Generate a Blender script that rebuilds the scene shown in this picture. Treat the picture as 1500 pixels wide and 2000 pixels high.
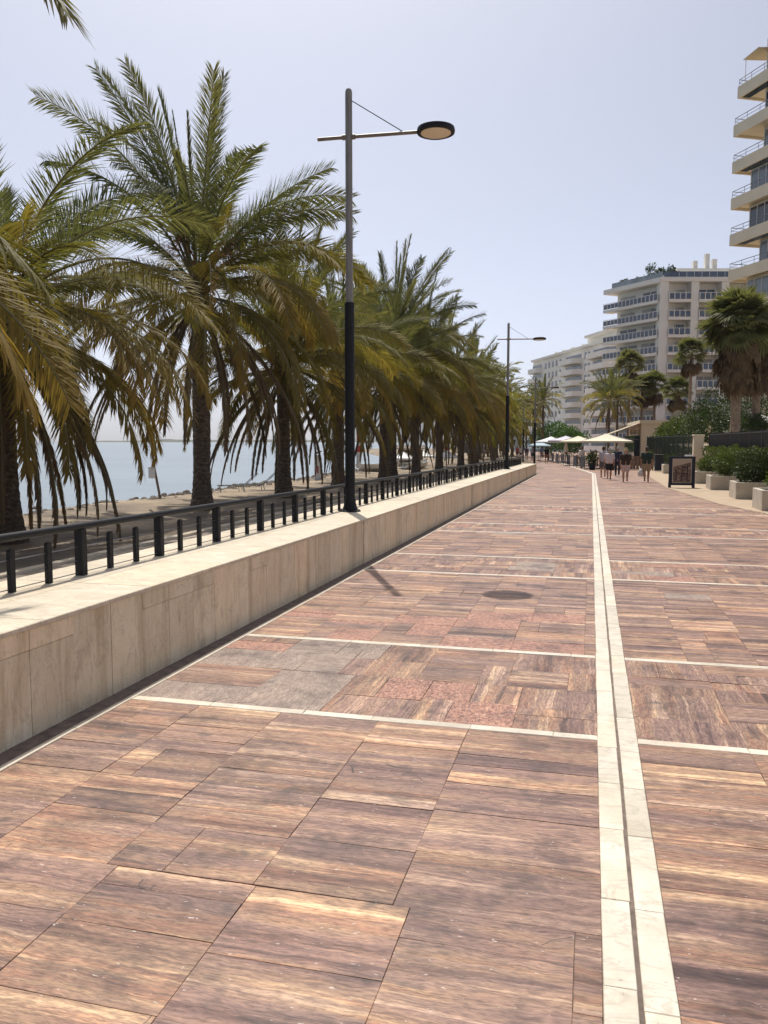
import bpy, math, random
from math import sin, cos, pi, radians, sqrt, atan2
from mathutils import Vector, Matrix, noise
random.seed(7)
sc = bpy.context.scene
for o in list(bpy.data.objects): bpy.data.objects.remove(o)
COL = sc.collection
# ------------------------------------------------------------------ camera
PITCH, YAW, EYE = radians(4.998), radians(14.342), 1.9
cd = bpy.data.cameras.new('camera'); cam = bpy.data.objects.new('camera', cd); COL.objects.link(cam)
cd.sensor_fit = 'VERTICAL'; cd.sensor_height = 24; cd.sensor_width = 18; cd.lens = 24*1578/2000
cd.clip_start = .05; cd.clip_end = 40000
cam.location = (0, 0, EYE); cam.rotation_euler = (pi/2-PITCH, 0, YAW)
sc.camera = cam
# ------------------------------------------------------------------ sky, sun, exposure
SUN_EL, SUN_AZ = radians(61), radians(-24.6)          # azimuth measured from +Y towards +X
w = bpy.data.worlds.new('World'); sc.world = w; w.use_nodes = True
nt = w.node_tree; bg = nt.nodes['Background']
sky = nt.nodes.new('ShaderNodeTexSky'); sky.sky_type = 'NISHITA'; sky.sun_disc = False
sky.sun_elevation = SUN_EL; sky.sun_rotation = SUN_AZ
sky.altitude = 1800; sky.air_density = .5; sky.dust_density = 8.0; sky.ozone_density = 2.0
hs = nt.nodes.new('ShaderNodeHueSaturation'); hs.inputs['Saturation'].default_value = .62; hs.inputs['Value'].default_value = 1.0
nt.links.new(sky.outputs[0], hs.inputs['Color']); nt.links.new(hs.outputs[0], bg.inputs[0]); bg.inputs[1].default_value = .15
sl = bpy.data.lights.new('sun', 'SUN'); sl.energy = 3.4; sl.angle = radians(.53); sl.color = (1, .945, .86)
so = bpy.data.objects.new('sun', sl); COL.objects.link(so)
sd = Vector((sin(SUN_AZ)*cos(SUN_EL), cos(SUN_AZ)*cos(SUN_EL), sin(SUN_EL)))
so.rotation_euler = sd.to_track_quat('Z', 'Y').to_euler(); so.location = (0, 0, 60)
vs = sc.view_settings; vs.view_transform = 'Standard'; vs.look = 'None'; vs.gamma = 1; vs.exposure = .37
vs.use_curve_mapping = False
sc.render.engine = 'CYCLES'; cy = sc.cycles; cy.max_bounces = 6; cy.diffuse_bounces = 3; cy.glossy_bounces = 2; cy.transmission_bounces = 3; cy.transparent_max_bounces = 4
# ------------------------------------------------------------------ helpers
SLOPE = -.0044
def G(y): return SLOPE*y
def tag(o, label=None, cat=None, group=None, kind=None):
    if label: o['label'] = label
    if cat: o['category'] = cat
    if group: o['group'] = group
    if kind: o['kind'] = kind
    return o
def empty(name, loc, rz=0, *a, **k):
    o = bpy.data.objects.new(name, None); COL.objects.link(o); o.location = loc; o.rotation_euler = (0, 0, rz)
    o.empty_display_size = .2
    return tag(o, *a, **k)
def link(name, me, parent=None, loc=(0, 0, 0), rot=(0, 0, 0), scale=None):
    o = bpy.data.objects.new(name, me); COL.objects.link(o); o.location = loc; o.rotation_euler = rot
    if scale: o.scale = scale if isinstance(scale, tuple) else (scale,)*3
    if parent: o.parent = parent
    return o
def copy_tree(o, parent=None):
    c = o.copy(); COL.objects.link(c); c.parent = parent
    for ch in [x for x in o.children]: copy_tree(ch, c)
    return c
def lerp(a, b, t): return a+(b-a)*t
def interp(x, xs, ys):
    if x <= xs[0]: return ys[0]
    for i in range(1, len(xs)):
        if x <= xs[i]: return lerp(ys[i-1], ys[i], (x-xs[i-1])/(xs[i]-xs[i-1]))
    return ys[-1]
class MB:
    def __init__(s): s.v = []; s.f = []; s.mi = []; s.m = 0; s.col = None
    def add(s, vs, fs):
        b = len(s.v); s.v += [tuple(v) for v in vs]
        for f in fs: s.f.append(tuple(b+i for i in f)); s.mi.append(s.m)
    def box(s, x0, x1, y0, y1, z0, z1):
        s.add([(x0,y0,z0),(x1,y0,z0),(x1,y1,z0),(x0,y1,z0),(x0,y0,z1),(x1,y0,z1),(x1,y1,z1),(x0,y1,z1)],
              [(0,3,2,1),(4,5,6,7),(0,1,5,4),(1,2,6,5),(2,3,7,6),(3,0,4,7)])
    def bbox(s, x0, x1, y0, y1, z0, z1, b=.01):
        """box with bevelled vertical and top edges"""
        P = lambda i, z: [(x0+i+b,y0+i,z),(x1-i-b,y0+i,z),(x1-i,y0+i+b,z),(x1-i,y1-i-b,z),(x1-i-b,y1-i,z),(x0+i+b,y1-i,z),(x0+i,y1-i-b,z),(x0+i,y0+i+b,z)]
        s.loft([P(0, z0), P(0, z1-b), P(b, z1)], True)
    def loft(s, rings, caps=True, closed=True):
        b = len(s.v); n = len(rings[0])
        for r in rings: s.v += [tuple(p) for p in r]
        for i in range(len(rings)-1):
            for j in range(n if closed else n-1):
                k = (j+1) % n
                s.f.append((b+i*n+j, b+i*n+k, b+(i+1)*n+k, b+(i+1)*n+j)); s.mi.append(s.m)
        if caps:
            s.f.append(tuple(b+j for j in reversed(range(n)))); s.mi.append(s.m)
            s.f.append(tuple(b+(len(rings)-1)*n+j for j in range(n))); s.mi.append(s.m)
    def tube(s, pts, r, n=8, caps=True):
        pts = [Vector(p) for p in pts]; rr = r if isinstance(r, (list, tuple)) else [r]*len(pts)
        t0 = (pts[1]-pts[0]).normalized(); a = Vector((0,0,1)) if abs(t0.z) < .9 else Vector((1,0,0))
        u = t0.cross(a).normalized(); rings = []
        for i, p in enumerate(pts):
            t = (pts[min(i+1,len(pts)-1)]-pts[max(i-1,0)]).normalized()
            u = (u-t*u.dot(t)).normalized(); v = t.cross(u)
            rings.append([p+(u*cos(2*pi*j/n)+v*sin(2*pi*j/n))*rr[i] for j in range(n)])
        s.loft(rings, caps)
    def lathe(s, prof, n=16, cx=0, cy=0, caps=True):
        s.loft([[(cx+r*cos(2*pi*j/n), cy+r*sin(2*pi*j/n), z) for j in range(n)] for r, z in prof], caps)
    def prism(s, poly, z0, z1):
        s.loft([[(x,y,z0) for x,y in poly],[(x,y,z1) for x,y in poly]], True)
    def mesh(s, name, mats, smooth=False):
        me = bpy.data.meshes.new(name); me.from_pydata(s.v, [], s.f)
        for m in (mats if isinstance(mats, (list, tuple)) else [mats]): me.materials.append(m)
        if any(s.mi): me.polygons.foreach_set('material_index', s.mi)
        if smooth: me.polygons.foreach_set('use_smooth', [True]*len(me.polygons))
        if s.col is not None:
            a = me.color_attributes.new('stone', 'FLOAT_COLOR', 'POINT')
            a.data.foreach_set('color', [c for v in s.col for c in v])
        me.update(); return me
    def build(s, name, mats, parent=None, loc=(0,0,0), rot=(0,0,0), smooth=False):
        return link(name, s.mesh(name, mats, smooth), parent, loc, rot)
# ------------------------------------------------------------------ materials
class NT:
    def __init__(s, name):
        s.m = bpy.data.materials.new(name); s.m.use_nodes = True; s.t = s.m.node_tree
        s.b = s.t.nodes['Principled BSDF']; s.out = s.t.nodes['Material Output']
    def n(s, typ, ins=None, **k):
        nd = s.t.nodes.new('ShaderNode'+typ)
        for a, v in k.items(): setattr(nd, a, v)
        for i, v in (ins or {}).items():
            if hasattr(v, 'is_output') or isinstance(v, bpy.types.NodeSocket): s.t.links.new(v, nd.inputs[i])
            else: nd.inputs[i].default_value = v
        return nd
    def L(s, a, b): s.t.links.new(a, b)
    def ramp(s, fac, stops, interp='LINEAR'):
        r = s.n('ValToRGB', {0: fac}); cr = r.color_ramp; cr.interpolation = interp
        while len(cr.elements) < len(stops): cr.elements.new(.5)
        for e, (p, c) in zip(cr.elements, stops): e.position = p; e.color = (*c, 1) if len(c) == 3 else c
        return r.outputs[0]
    def mix(s, f, a, b, mode='MIX'):
        nd = s.n('Mix', data_type='RGBA', blend_type=mode)
        for i, v in ((0, f), (6, a), (7, b)):
            if isinstance(v, bpy.types.NodeSocket): s.L(v, nd.inputs[i])
            else: nd.inputs[i].default_value = v if i == 0 or len(v) == 4 else (*v, 1)
        return nd.outputs[2]
    def math(s, op, a, b=0.0, clamp=False):
        nd = s.n('Math', {0: a, 1: b}, operation=op, use_clamp=clamp); return nd.outputs[0]
    def noise(s, vec, scale, detail=4, rough=.55, dist=0):
        nd = s.n('TexNoise', {'Scale': scale, 'Detail': detail, 'Roughness': rough, 'Distortion': dist})
        if vec is not None: s.L(vec, nd.inputs['Vector'])
        return nd.outputs[0]
    def map(s, vec, sc=(1,1,1), loc=(0,0,0), rot=(0,0,0)):
        return s.n('Mapping', {0: vec, 1: loc, 2: rot, 3: sc}).outputs[0]
    def pos(s): return s.n('NewGeometry').outputs['Position']
    def objc(s): return s.n('TexCoord').outputs['Object']
    def rnd(s): return s.n('ObjectInfo').outputs['Random']
    def bump(s, h, strength=.3, dist=.01):
        nd = s.n('Bump', {'Strength': strength, 'Distance': dist, 'Height': h}); s.L(nd.outputs[0], s.b.inputs['Normal'])
    def fin(s, color=None, rough=.6, metal=0, spec=.5):
        if color is not None:
            if isinstance(color, bpy.types.NodeSocket): s.L(color, s.b.inputs['Base Color'])
            else: s.b.inputs['Base Color'].default_value = (*color, 1)
        if isinstance(rough, bpy.types.NodeSocket): s.L(rough, s.b.inputs['Roughness'])
        else: s.b.inputs['Roughness'].default_value = rough
        s.b.inputs['Metallic'].default_value = metal; s.b.inputs['Specular IOR Level'].default_value = spec
        return s.m
def simple(name, col, rough=.6, metal=0, var=.12, scale=6, spec=.5, bump=0):
    t = NT(name); p = t.pos(); n = t.noise(p, scale, 5)
    a = tuple(c*(1-var) for c in col); b = tuple(min(1, c*(1+var)) for c in col)
    c = t.ramp(n, [(.3, a), (.7, b)])
    if bump: t.bump(t.noise(p, scale*8, 4), bump, .01)
    return t.fin(c, rough, metal, spec)
M = {}
def mat_stone():
    t = NT('striped_travertine'); at = t.n('Attribute', attribute_name='stone')
    sep = t.n('SeparateColor', {0: at.outputs['Color']}); R, Ty, Gr = sep.outputs
    p = t.pos(); sx = t.n('SeparateXYZ', {0: p})
    off = t.math('MULTIPLY', R, 37.0)
    inv = t.math('SUBTRACT', 1.0, Gr)
    u = t.math('ADD', t.math('MULTIPLY', sx.outputs[0], inv), t.math('MULTIPLY', sx.outputs[1], Gr))
    v = t.math('ADD', t.math('MULTIPLY', sx.outputs[1], inv), t.math('MULTIPLY', sx.outputs[0], Gr))
    uv = t.n('CombineXYZ', {0: t.math('ADD', u, off), 1: v, 2: off}).outputs[0]
    wob = t.n('VectorMath', {0: uv, 1: t.n('VectorMath', {0: t.n('TexNoise', {'Vector': t.map(uv, (1, 2.4, 1)), 'Scale': 1.9, 'Detail': 4, 'Roughness': .6}).outputs[1], 1: (.0, .085, .0)}, operation='MULTIPLY').outputs[0]}, operation='ADD').outputs[0]
    bands = t.noise(t.map(wob, (.16, 5.2, 1)), 1.5, 4, .6)
    fine = t.noise(t.map(wob, (.75, 21, 1)), 1.9, 5, .74)
    xf = t.noise(t.map(wob, (11.0, 58, 1)), 1.5, 2, .75)
    zone = t.noise(t.map(wob, (.22, 2.7, 1), (0, 0, 11)), 1.5, 3, .6)
    f = t.math('ADD', t.math('MULTIPLY', bands, .62), t.math('MULTIPLY', fine, .38))
    f = t.math('ADD', t.math('MULTIPLY', t.math('SUBTRACT', f, .5), 3.3), .51)
    base = t.ramp(f, [(.04, (.085,.055,.048)), (.22, (.165,.112,.096)), (.38, (.245,.175,.148)), (.50, (.32,.24,.19)), (.60, (.265,.19,.152)), (.72, (.41,.315,.235)), (.92, (.60,.495,.375))])
    zz = t.math('ADD', t.math('ADD', t.math('MULTIPLY', t.math('SUBTRACT', zone, .5), 3.0), .5), t.math('MULTIPLY', t.math('SUBTRACT', t.math('FRACT', t.math('MULTIPLY', R, 7.13)), .5), .30))
    hue = t.ramp(zz, [(.06, (.86,.76,.77)), (.28, (.99,.86,.85)), (.46, (1.04,.94,.88)), (.60, (1.12,.99,.82)), (.68, (1.12,.85,.69)), (.74, (1.06,.86,.74)), (.86, (1.28,1.15,.93))])
    c = t.mix(1, base, hue, 'MULTIPLY')
    c = t.mix(1, c, t.ramp(t.math('FRACT', t.math('MULTIPLY', R, 13.7)), [(0, (.80,.77,.77)), (.3, (.95,.92,.91)), (.7, (1.06,1.03,1.0)), (1, (1.22,1.17,1.10))]), 'MULTIPLY')
    # orange granite stones
    g1 = t.noise(uv, 30, 3, .75); red = t.ramp(g1, [(.36, (.17,.085,.065)), (.45, (.36,.185,.13)), (.58, (.44,.24,.165)), (.68, (.56,.40,.31))])
    c = t.mix(t.math('GREATER_THAN', Ty, .75), c, red)
    # plain grey-buff stones
    gr = t.ramp(t.noise(t.map(wob, (1, 4, 1)), 3, 3, .65), [(.3, (.24,.18,.145)), (.5, (.32,.25,.20)), (.7, (.39,.315,.25))])
    isg = t.math('MULTIPLY', t.math('GREATER_THAN', Ty, .4), t.math('LESS_THAN', Ty, .75))
    c = t.mix(isg, c, gr)
    # fine streak contrast, dirt clouds, chips and gum
    c = t.mix(.8, c, t.ramp(xf, [(.34, (.50,.47,.46)), (.5, (.95,.95,.95)), (.66, (1.38,1.36,1.3))]), 'MULTIPLY')
    dirt = t.noise(p, 2.3, 4, .65); c = t.mix(1, c, t.ramp(dirt, [(.34, (.55,.53,.54)), (.47, (.93,.92,.92)), (.66, (1.10,1.08,1.05))]), 'MULTIPLY')
    spot = t.noise(p, 4.3, 2, .5); c = t.mix(t.ramp(spot, [(.66, (0,0,0)), (.74, (.55,.55,.55))]), c, (.06,.05,.048))
    chips = t.noise(t.map(wob, (14, 40, 1)), 1.6, 2, .6); c = t.mix(t.ramp(chips, [(.705, (0,0,0)), (.73, (.8,.8,.8))]), c, (.62,.55,.47))
    # hairline cracks
    cw = t.n('VectorMath', {0: uv, 1: t.n('VectorMath', {0: t.n('TexNoise', {'Vector': uv, 'Scale': 5, 'Detail': 2}).outputs[1], 1: (.18,.18,0)}, operation='MULTIPLY').outputs[0]}, operation='ADD').outputs[0]
    vo = t.n('TexVoronoi', {'Vector': cw, 'Scale': 1.5}, feature='DISTANCE_TO_EDGE').outputs[0]
    ck = t.math('MULTIPLY', t.math('LESS_THAN', vo, .0035), t.math('GREATER_THAN', t.noise(uv, 1.9, 2), .635))
    c = t.mix(t.math('MULTIPLY', ck, .75), c, (.035,.028,.025))
    rg = t.ramp(t.math('ADD', t.math('MULTIPLY', fine, .5), t.math('MULTIPLY', dirt, .5)), [(.3, (.45,)*3), (.7, (.7,)*3)])
    hgt = t.math('SUBTRACT', t.math('ADD', t.math('MULTIPLY', xf, .6), t.math('MULTIPLY', fine, .8)), t.math('MULTIPLY', ck, 1.5))
    t.bump(hgt, .5, .005)
    return t.fin(t.mix(1, c, (.95,.915,.925), 'MULTIPLY'), rg, spec=.4)
def mat_marble(name, lo, hi, stain=0.0, rough=.45):
    t = NT(name); p = t.pos(); r = t.rnd()
    q = t.n('VectorMath', {0: p, 1: t.n('CombineXYZ', {0: t.math('MULTIPLY', r, 31.0), 1: t.math('MULTIPLY', r, 17.0)}).outputs[0]}, operation='ADD').outputs[0]
    a = t.noise(t.map(q, (1.2, 1.2, .9), rot=(.5,.3,.2)), 2.2, 6, .6, 1.3)
    c = t.ramp(a, [(.3, lo), (.5, tuple((x+y)/2 for x, y in zip(lo, hi))), (.62, hi)])
    vein = t.noise(t.map(q, (.8, 2.5, 1.1), rot=(.4,.7,.5)), 1.6, 5, .55, 1.8)
    vm = t.ramp(vein, [(.475, (0,0,0)), (.5, (.55,)*3), (.525, (0,0,0))])
    c = t.mix(vm, c, tuple(x*.72 for x in lo))
    c = t.mix(1, c, t.ramp(r, [(0, (.86,.85,.83)), (.5, (1,1,1)), (1, (1.05,1.01,.95))]), 'MULTIPLY')
    if stain:
        st = t.noise(t.map(p, (5, 5, .45)), 1.1, 5, .6); sm = t.ramp(st, [(.52, (0,0,0)), (.66, (stain,)*3)])
        c = t.mix(sm, c, (.36,.24,.11))
        rs = t.noise(t.map(p, (6, 6, .9)), 1.0, 4, .6); c = t.mix(t.ramp(rs, [(.66, (0,0,0)), (.75, (stain*1.2,)*3)]), c, (.25,.12,.035))
        gs = t.noise(p, 3, 4, .6); c = t.mix(t.ramp(gs, [(.6, (0,0,0)), (.75, (.4,.4,.4))]), c, (.2,.17,.13))
    gr = t.noise(p, 40, 4, .6); c = t.mix(.5, c, t.ramp(gr, [(.3, (.86,.85,.83)), (.6, (1,1,1))]), 'MULTIPLY')
    dk = t.noise(p, 55, 2, .5); c = t.mix(t.ramp(dk, [(.7, (0,0,0)), (.76, (.6,.6,.6))]), c, (.2,.17,.13))
    t.bump(gr, .12, .004)
    return t.fin(c, rough)
M['stone'] = mat_stone()
M['marble'] = mat_marble('white_marble', (.60,.53,.42), (.76,.70,.58))
M['coping'] = mat_marble('cream_marble_coping', (.60,.51,.38), (.72,.64,.50), rough=.55)
M['panel'] = mat_marble('cream_marble_panel', (.79,.67,.47), (.88,.78,.58), .42)
M['mortar'] = simple('dark_mortar', (.17,.13,.105), .95, var=.35, scale=14)
M['gutter'] = simple('gritty_gutter', (.34,.29,.22), .95, var=.45, scale=60, bump=.5)
M['iron'] = simple('black_painted_iron', (.012,.013,.016), .55, 0, .3, 30, spec=.25)
M['cable'] = simple('steel_cable', (.25,.25,.25), .35, .8)
def mat_pole():
    t = NT('weathered_grey_pole'); p = t.objc()
    n = t.noise(t.map(p, (8,8,1.2)), 2, 6, .6)
    c = t.ramp(n, [(.3, (.17,.165,.16)), (.6, (.25,.24,.225)), (.75, (.30,.27,.24))]); return t.fin(c, .5, .2)
M['pole'] = mat_pole()
M['arm'] = simple('brown_grey_arm', (.20,.165,.14), .5, .1, .25, 9)
M['diffuser'] = simple('lamp_diffuser', (.62,.50,.36), .3, 0, .12, 40)
M['asphalt_path'] = simple('grey_concrete_path', (.36,.30,.235), .9, var=.3, scale=1.3, bump=.2)
# ------------------------------------------------------------------ structure: promenade paving
XL, XB0, XB1, XB2, XB3, XR = -3.33, .08, .198, .213, .33, 4.7
CROSS = [5.25, 7.33, 11.72, 13.66, 17.58, 19.5, 23.6, 25.6, 29.7, 31.7, 35.8, 37.8]
YEND, YSTONE = 56.0, 26.0
SIGHT = radians(15)
def seen(x, y): # roughly within the picture, with a margin of a step
    a = math.atan2(x, y); return -radians(44) < a < radians(16) or y < 1.6
prom = MB()
ys = [-12, 0, 10, 20, 30, 40, 50, 70, 110, 200, 330]
prom.add([(x, y, G(y)-.005) for y in ys for x in (-3.5, 40)], [(2*i, 2*i+1, 2*i+3, 2*i+2) for i in range(len(ys)-1)])
promenade = prom.build('promenade', M['mortar']); tag(promenade, kind='structure')
stones = []
def bay(x0, x1, y0, y1, kind):
    """groups of rows; in every group the columns jog a little and each column has its own courses"""
    y = y0; W = .67
    while y < y1-.02:
        H = random.choice((.86, 1.3, 1.7)) if kind == 'wide' else random.choice((.95, 1.1, 1.9))
        if y1-(y+H) < .5: H = y1-y
        n = max(1, round((x1-x0)/W)); j = random.uniform(-.12, .12)
        end = .10 if kind == 'wide' and x1 < .1 and random.random() < .75 else 0
        xs = [x0+(x1-end-x0)*i/n+((j+random.uniform(-.05, .05)) if 0 < i < n else 0) for i in range(n+1)]+([x1] if end else [])
        for i in range(len(xs)-1):
            c = y; m = max(1, round(H/(.43 if kind == 'wide' else .52)+random.uniform(-.35, .35)))
            cuts = [y+H*k/m+(random.uniform(-.06, .06) if 0 < k < m else 0) for k in range(m+1)]
            for a, b in zip(cuts, cuts[1:]):
                q = random.random(); l, r_ = xs[i], xs[i+1]
                if q < .26 and b-a > .3: m_ = lerp(a, b, random.uniform(.35, .65)); stones.append((l, r_, a, m_, kind)); stones.append((l, r_, m_, b, kind))
                elif q < .40 and r_-l > .5: m_ = lerp(l, r_, random.uniform(.3, .7)); stones.append((l, m_, a, b, kind)); stones.append((m_, r_, a, b, kind))
                else: stones.append((l, r_, a, b, kind))
        y += H
edges = [-1.2]+CROSS[:8]
edges = [e for e in edges if e <= 26]
for i in range(len(edges)-1):
    a, b = edges[i], edges[i+1]; kind = 'wide' if i % 2 == 0 else 'band'
    ga = .09 if i else 0
    bay(XL+.035, XB0, a+ga, b-.0, kind); bay(XB3, XR, a+ga, b-.0, kind)
GAP = .0008
def stone_type(x, y, kind):
    if kind == 'band':
        if y < 8: # first narrow bay: grey slabs at the wall, orange granite near the middle
            if x < -1.7: return .5 if random.random() < .55 else (.9 if random.random() < .4 else 0)
            if -1.45 < x < -.35: return .9 if random.random() < .42 else 0
            return 0
        return .9 if random.random() < .06 else (.5 if random.random() < .04 else 0)
    if 7.4 < y < 9.1 and x < 0: return .9 if random.random() < .5 else 0
    return .5 if random.random() < .012 else 0
def stone_box(mb, x0, x1, y0, y1, kind, dx, dy, dz):
    r = random.random(); ty = stone_type((x0+x1)/2, (y0+y1)/2, kind)
    w4 = lambda: GAP*(random.choice((1, 1, 1, 1, 1, 1.6, 2.4)))
    x0 += w4(); x1 -= w4(); y0 += w4(); y1 -= w4()
    t1, t2 = random.uniform(-.0016, .0016), random.uniform(-.0016, .0016); up = random.uniform(-.001, .0015)
    b = .0012; J = lambda: random.uniform(-.0018, .0018)
    cs = [(x0+J(), y0+J()), (x1+J(), y0+J()), (x1+J(), y1+J()), (x0+J(), y1+J())]
    cx, cy = (x0+x1)/2, (y0+y1)/2
    def ring(ins, z): return [(x-dx+(ins if x < cx else -ins), y-dy+(ins if y < cy else -ins), G(y)-dz+z+up+t1*(1 if x < cx else -1)+t2*(1 if y < cy else -1)) for x, y in cs]
    n0 = len(mb.v); mb.loft([ring(0, -.02), ring(0, -b), ring(b, 0)], True)
    gr = 1.0 if (kind == 'band' and random.random() < .72) else 0.0
    mb.col = (mb.col or [])+[(r, ty, gr, 1)]*(len(mb.v)-n0)
def px_size(s):
    x, y = (s[0]+s[1])/2, (s[2]+s[3])/2
    if y < 1.9: return 0
    if not (-.86*y < x < .215*y+.25): return 0
    return (s[3]-s[2])*(s[1]-s[0])/y**3
stones.sort(key=px_size, reverse=True)
for s in stones[:300]:
    mb = MB(); cx, cy = (s[0]+s[1])/2, (s[2]+s[3])/2
    stone_box(mb, *s, cx, cy, G(cy)); mb.build('paving_stone', M['stone'], promenade, (cx, cy, G(cy)))
mb = MB()
for s in stones[300:]: stone_box(mb, *s, 0, 0, 0)
tag(mb.build('paving_stones', M['stone'], promenade), kind='stuff')
# farther paving: one sheet of the same stone, the material carries on
mb = MB(); mb.col = []
y = 25.6
while y < 230:
    h = .42 if y < 60 else 2.0
    x0, x1 = (XL, XR) if y < 56 else (XL-(y-56)*.11-1.5, XR+20)
    n = 12 if y < 60 else 6
    for i in range(n):
        a, b = lerp(x0, x1, i/n), lerp(x0, x1, (i+1)/n)
        mb.add([(a, y, G(y)-.004), (b, y, G(y)-.004), (b, y+h, G(y+h)-.004), (a, y+h, G(y+h)-.004)], [(0,1,2,3)])
        mb.col += [(random.random(), 0, 0, 1)]*4
    y += h
tag(mb.build('far_paving', M['stone'], promenade), kind='stuff')
# white marble strips
def strip_piece(name, x0, x1, y0, y1, z=.002):
    mb = MB(); cx, cy = (x0+x1)/2, (y0+y1)/2; hx, hy = (x1-x0)/2-.001, (y1-y0)/2-.0012; b = .003
    J = lambda: random.uniform(-.0025, .0025)
    cs = [(-hx+J(), -hy), (hx+J(), -hy), (hx+J(), hy), (-hx+J(), hy)]
    up = random.uniform(-.001, .001)
    mb.loft([[(x, y, SLOPE*y-.028) for x, y in cs], [(x, y, SLOPE*y+z-b+up) for x, y in cs], [(x*(1-b/hx), y*(1-b/hy), SLOPE*y+z+up) for x, y in cs]])
    return mb.build(name, M['marble'], promenade, (cx, cy, G(cy)))
for (a, b) in ((XB0, XB1), (XB2, XB3)):
    y = 1.0
    while y < 40:
        h = random.uniform(.55, .66) if y < 26 else 6
        strip_piece('marble_strip', a, b, y, y+h); y += h
    strip_piece('marble_strip', a, b, y, 55.5)
for cyy in CROSS:
    for (a, b) in ((XL+.035, XB0), (XB3, XR)):
        x = a
        while x < b-.01:
            wd = min(random.uniform(.5, .75), b-x) if cyy < 20 else b-a
            if b-(x+wd) < .15: wd = b-x
            strip_piece('marble_strip', x, x+wd, cyy, cyy+.09, .0025); x += wd
y = 1.0
while y < 54:
    h = 1.2 if y < 26 else 7
    strip_piece('marble_edge', XL-.02, XL+.032, y, min(y+h, 54.5), .003); y += h
mb = MB(); mb.add([(XB1, -6, G(-6)-.006), (XB2, -6, G(-6)-.006), (XB2, 56, G(56)-.006), (XB1, 56, G(56)-.006)], [(0,1,2,3)])
mb.build('drain_slot', M['gutter'], promenade)
mb = MB(); mb.add([(-3.56, -6, G(-6)-.006), (XL-.02, -6, G(-6)-.006), (XL-.02, 56, G(56)-.006), (-3.56, 56, G(56)-.006)], [(0,1,2,3)])
mb.build('gutter_bed', M['gutter'], promenade)
# slanting white line where the promenade bends
mb = MB(); L0 = [(.08, 55.5), (-5.3, 108), (-17, 190)]; L1 = [(.33, 55.6), (-5.0, 108), (-16.7, 190)]
mb.add([(x, y, G(y)+.002) for x, y in L0]+[(x, y, G(y)+.002) for x, y in L1], [(0,3,4,1), (1,4,5,2)])
mb.build('marble_strip', M['marble'], promenade)
# ------------------------------------------------------------------ parapet wall with marble facing
def TOP(y): return G(y)+interp(y, [0, 12, 30, 57], [.755, .715, .70, .66])
WX0, WX1, WEND = -3.5, -4.82, 54.5
wall = empty('parapet_wall', (WX0, 4, G(4)), 0, 'long low wall faced in stained cream marble slabs along the promenade', 'wall')
def WL(x, y, z): return (x-WX0, y-4, z-G(4))
def wbox(mb, x0, x1, y0, y1, zb, zt, b=.004):
    """box whose bottom and top follow the slope; zb, zt are functions of y"""
    def ring(i, f, d): return [WL(x0+i, y0+i, f(y0)+d), WL(x1-i, y0+i, f(y0)+d), WL(x1-i, y1-i, f(y1)+d), WL(x0+i, y1-i, f(y1)+d)]
    mb.loft([ring(0, zb, 0), ring(0, zt, -b), ring(b, zt, 0)])
mb = MB(); wbox(mb, WX1+.03, WX0-.03, -5, WEND-.05, lambda y: G(y)-.4, lambda y: TOP(y)-.05); mb.build('core', M['mortar'], wall)
mb = MB(); wbox(mb, WX1+.005, WX1+.028, -5, WEND-.05, lambda y: G(y)-.4, lambda y: TOP(y)-.06); mb.build('rear_render', M['asphalt_path'], wall)
PILL = [(11.72, 12.05), (23.9, 24.2), (36.8, 37.1), (45.6, 45.9)]
y = -4.6; J = [4.41, 4.84, 5.33, 5.77, 6.2, 7.07, 7.5, 8.36]
joints = []
while y < 4.3: joints.append(y); y += .445
joints += [4.41, 4.87, 5.33, 5.77, 6.2, 6.64, 7.07, 7.5, 7.93, 8.36]
y = 8.36
while y < WEND-.3: y += random.uniform(.42, .48); joints.append(y)
joints[-1] = WEND
split = lambda a: (3.6 < a < 4.85) or (5.7 < a < 7.0) or random.random() < .12
for a, b in zip(joints, joints[1:]):
    rec = 0
    for p0, p1 in PILL:
        if a < p1 and b > p0: rec = 1
    d = random.uniform(-.002, .003)-(.02 if rec else 0)
    zt = lambda y: TOP(y)-.034
    if split(a) and not rec:
        mb = MB(); wbox(mb, WX0-.028, WX0+d, a+.0022, b-.0022, lambda y: G(y)-.03, lambda y: TOP(y)-.17); mb.build('facing_slab', M['panel'], wall)
        mb = MB(); wbox(mb, WX0-.028, WX0+d+.003, a+.0022, b-.0022, lambda y: TOP(y)-.167, zt); mb.build('facing_slab', M['panel'], wall)
    else:
        mb = MB(); wbox(mb, WX0-.06 if rec else WX0-.028, WX0+d, a+.0022, b-.0022, lambda y: G(y)-.03, zt); mb.build('facing_slab', M['panel'], wall)
for a, b in ((WEND-.05, WEND),):
    mb = MB(); wbox(mb, WX1, WX0-.002, a, b+.02, lambda y: G(y)-.03, lambda y: TOP(y)-.034); mb.build('end_slab', M['panel'], wall)
y = -4.9
while y < WEND:
    h = min(1.35, WEND+.04-y)
    for x0, x1 in ((WX0-.66, WX0+.012), (WX1-.02, WX0-.664)):
        dz = random.uniform(-.001, .001)
        mb = MB(); wbox(mb, x0, x1, y+.0015, y+h-.0015, lambda y: TOP(y)-.032, lambda y: TOP(y)+dz, .005); mb.build('coping_slab', M['coping'], wall)
    y += h
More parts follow.
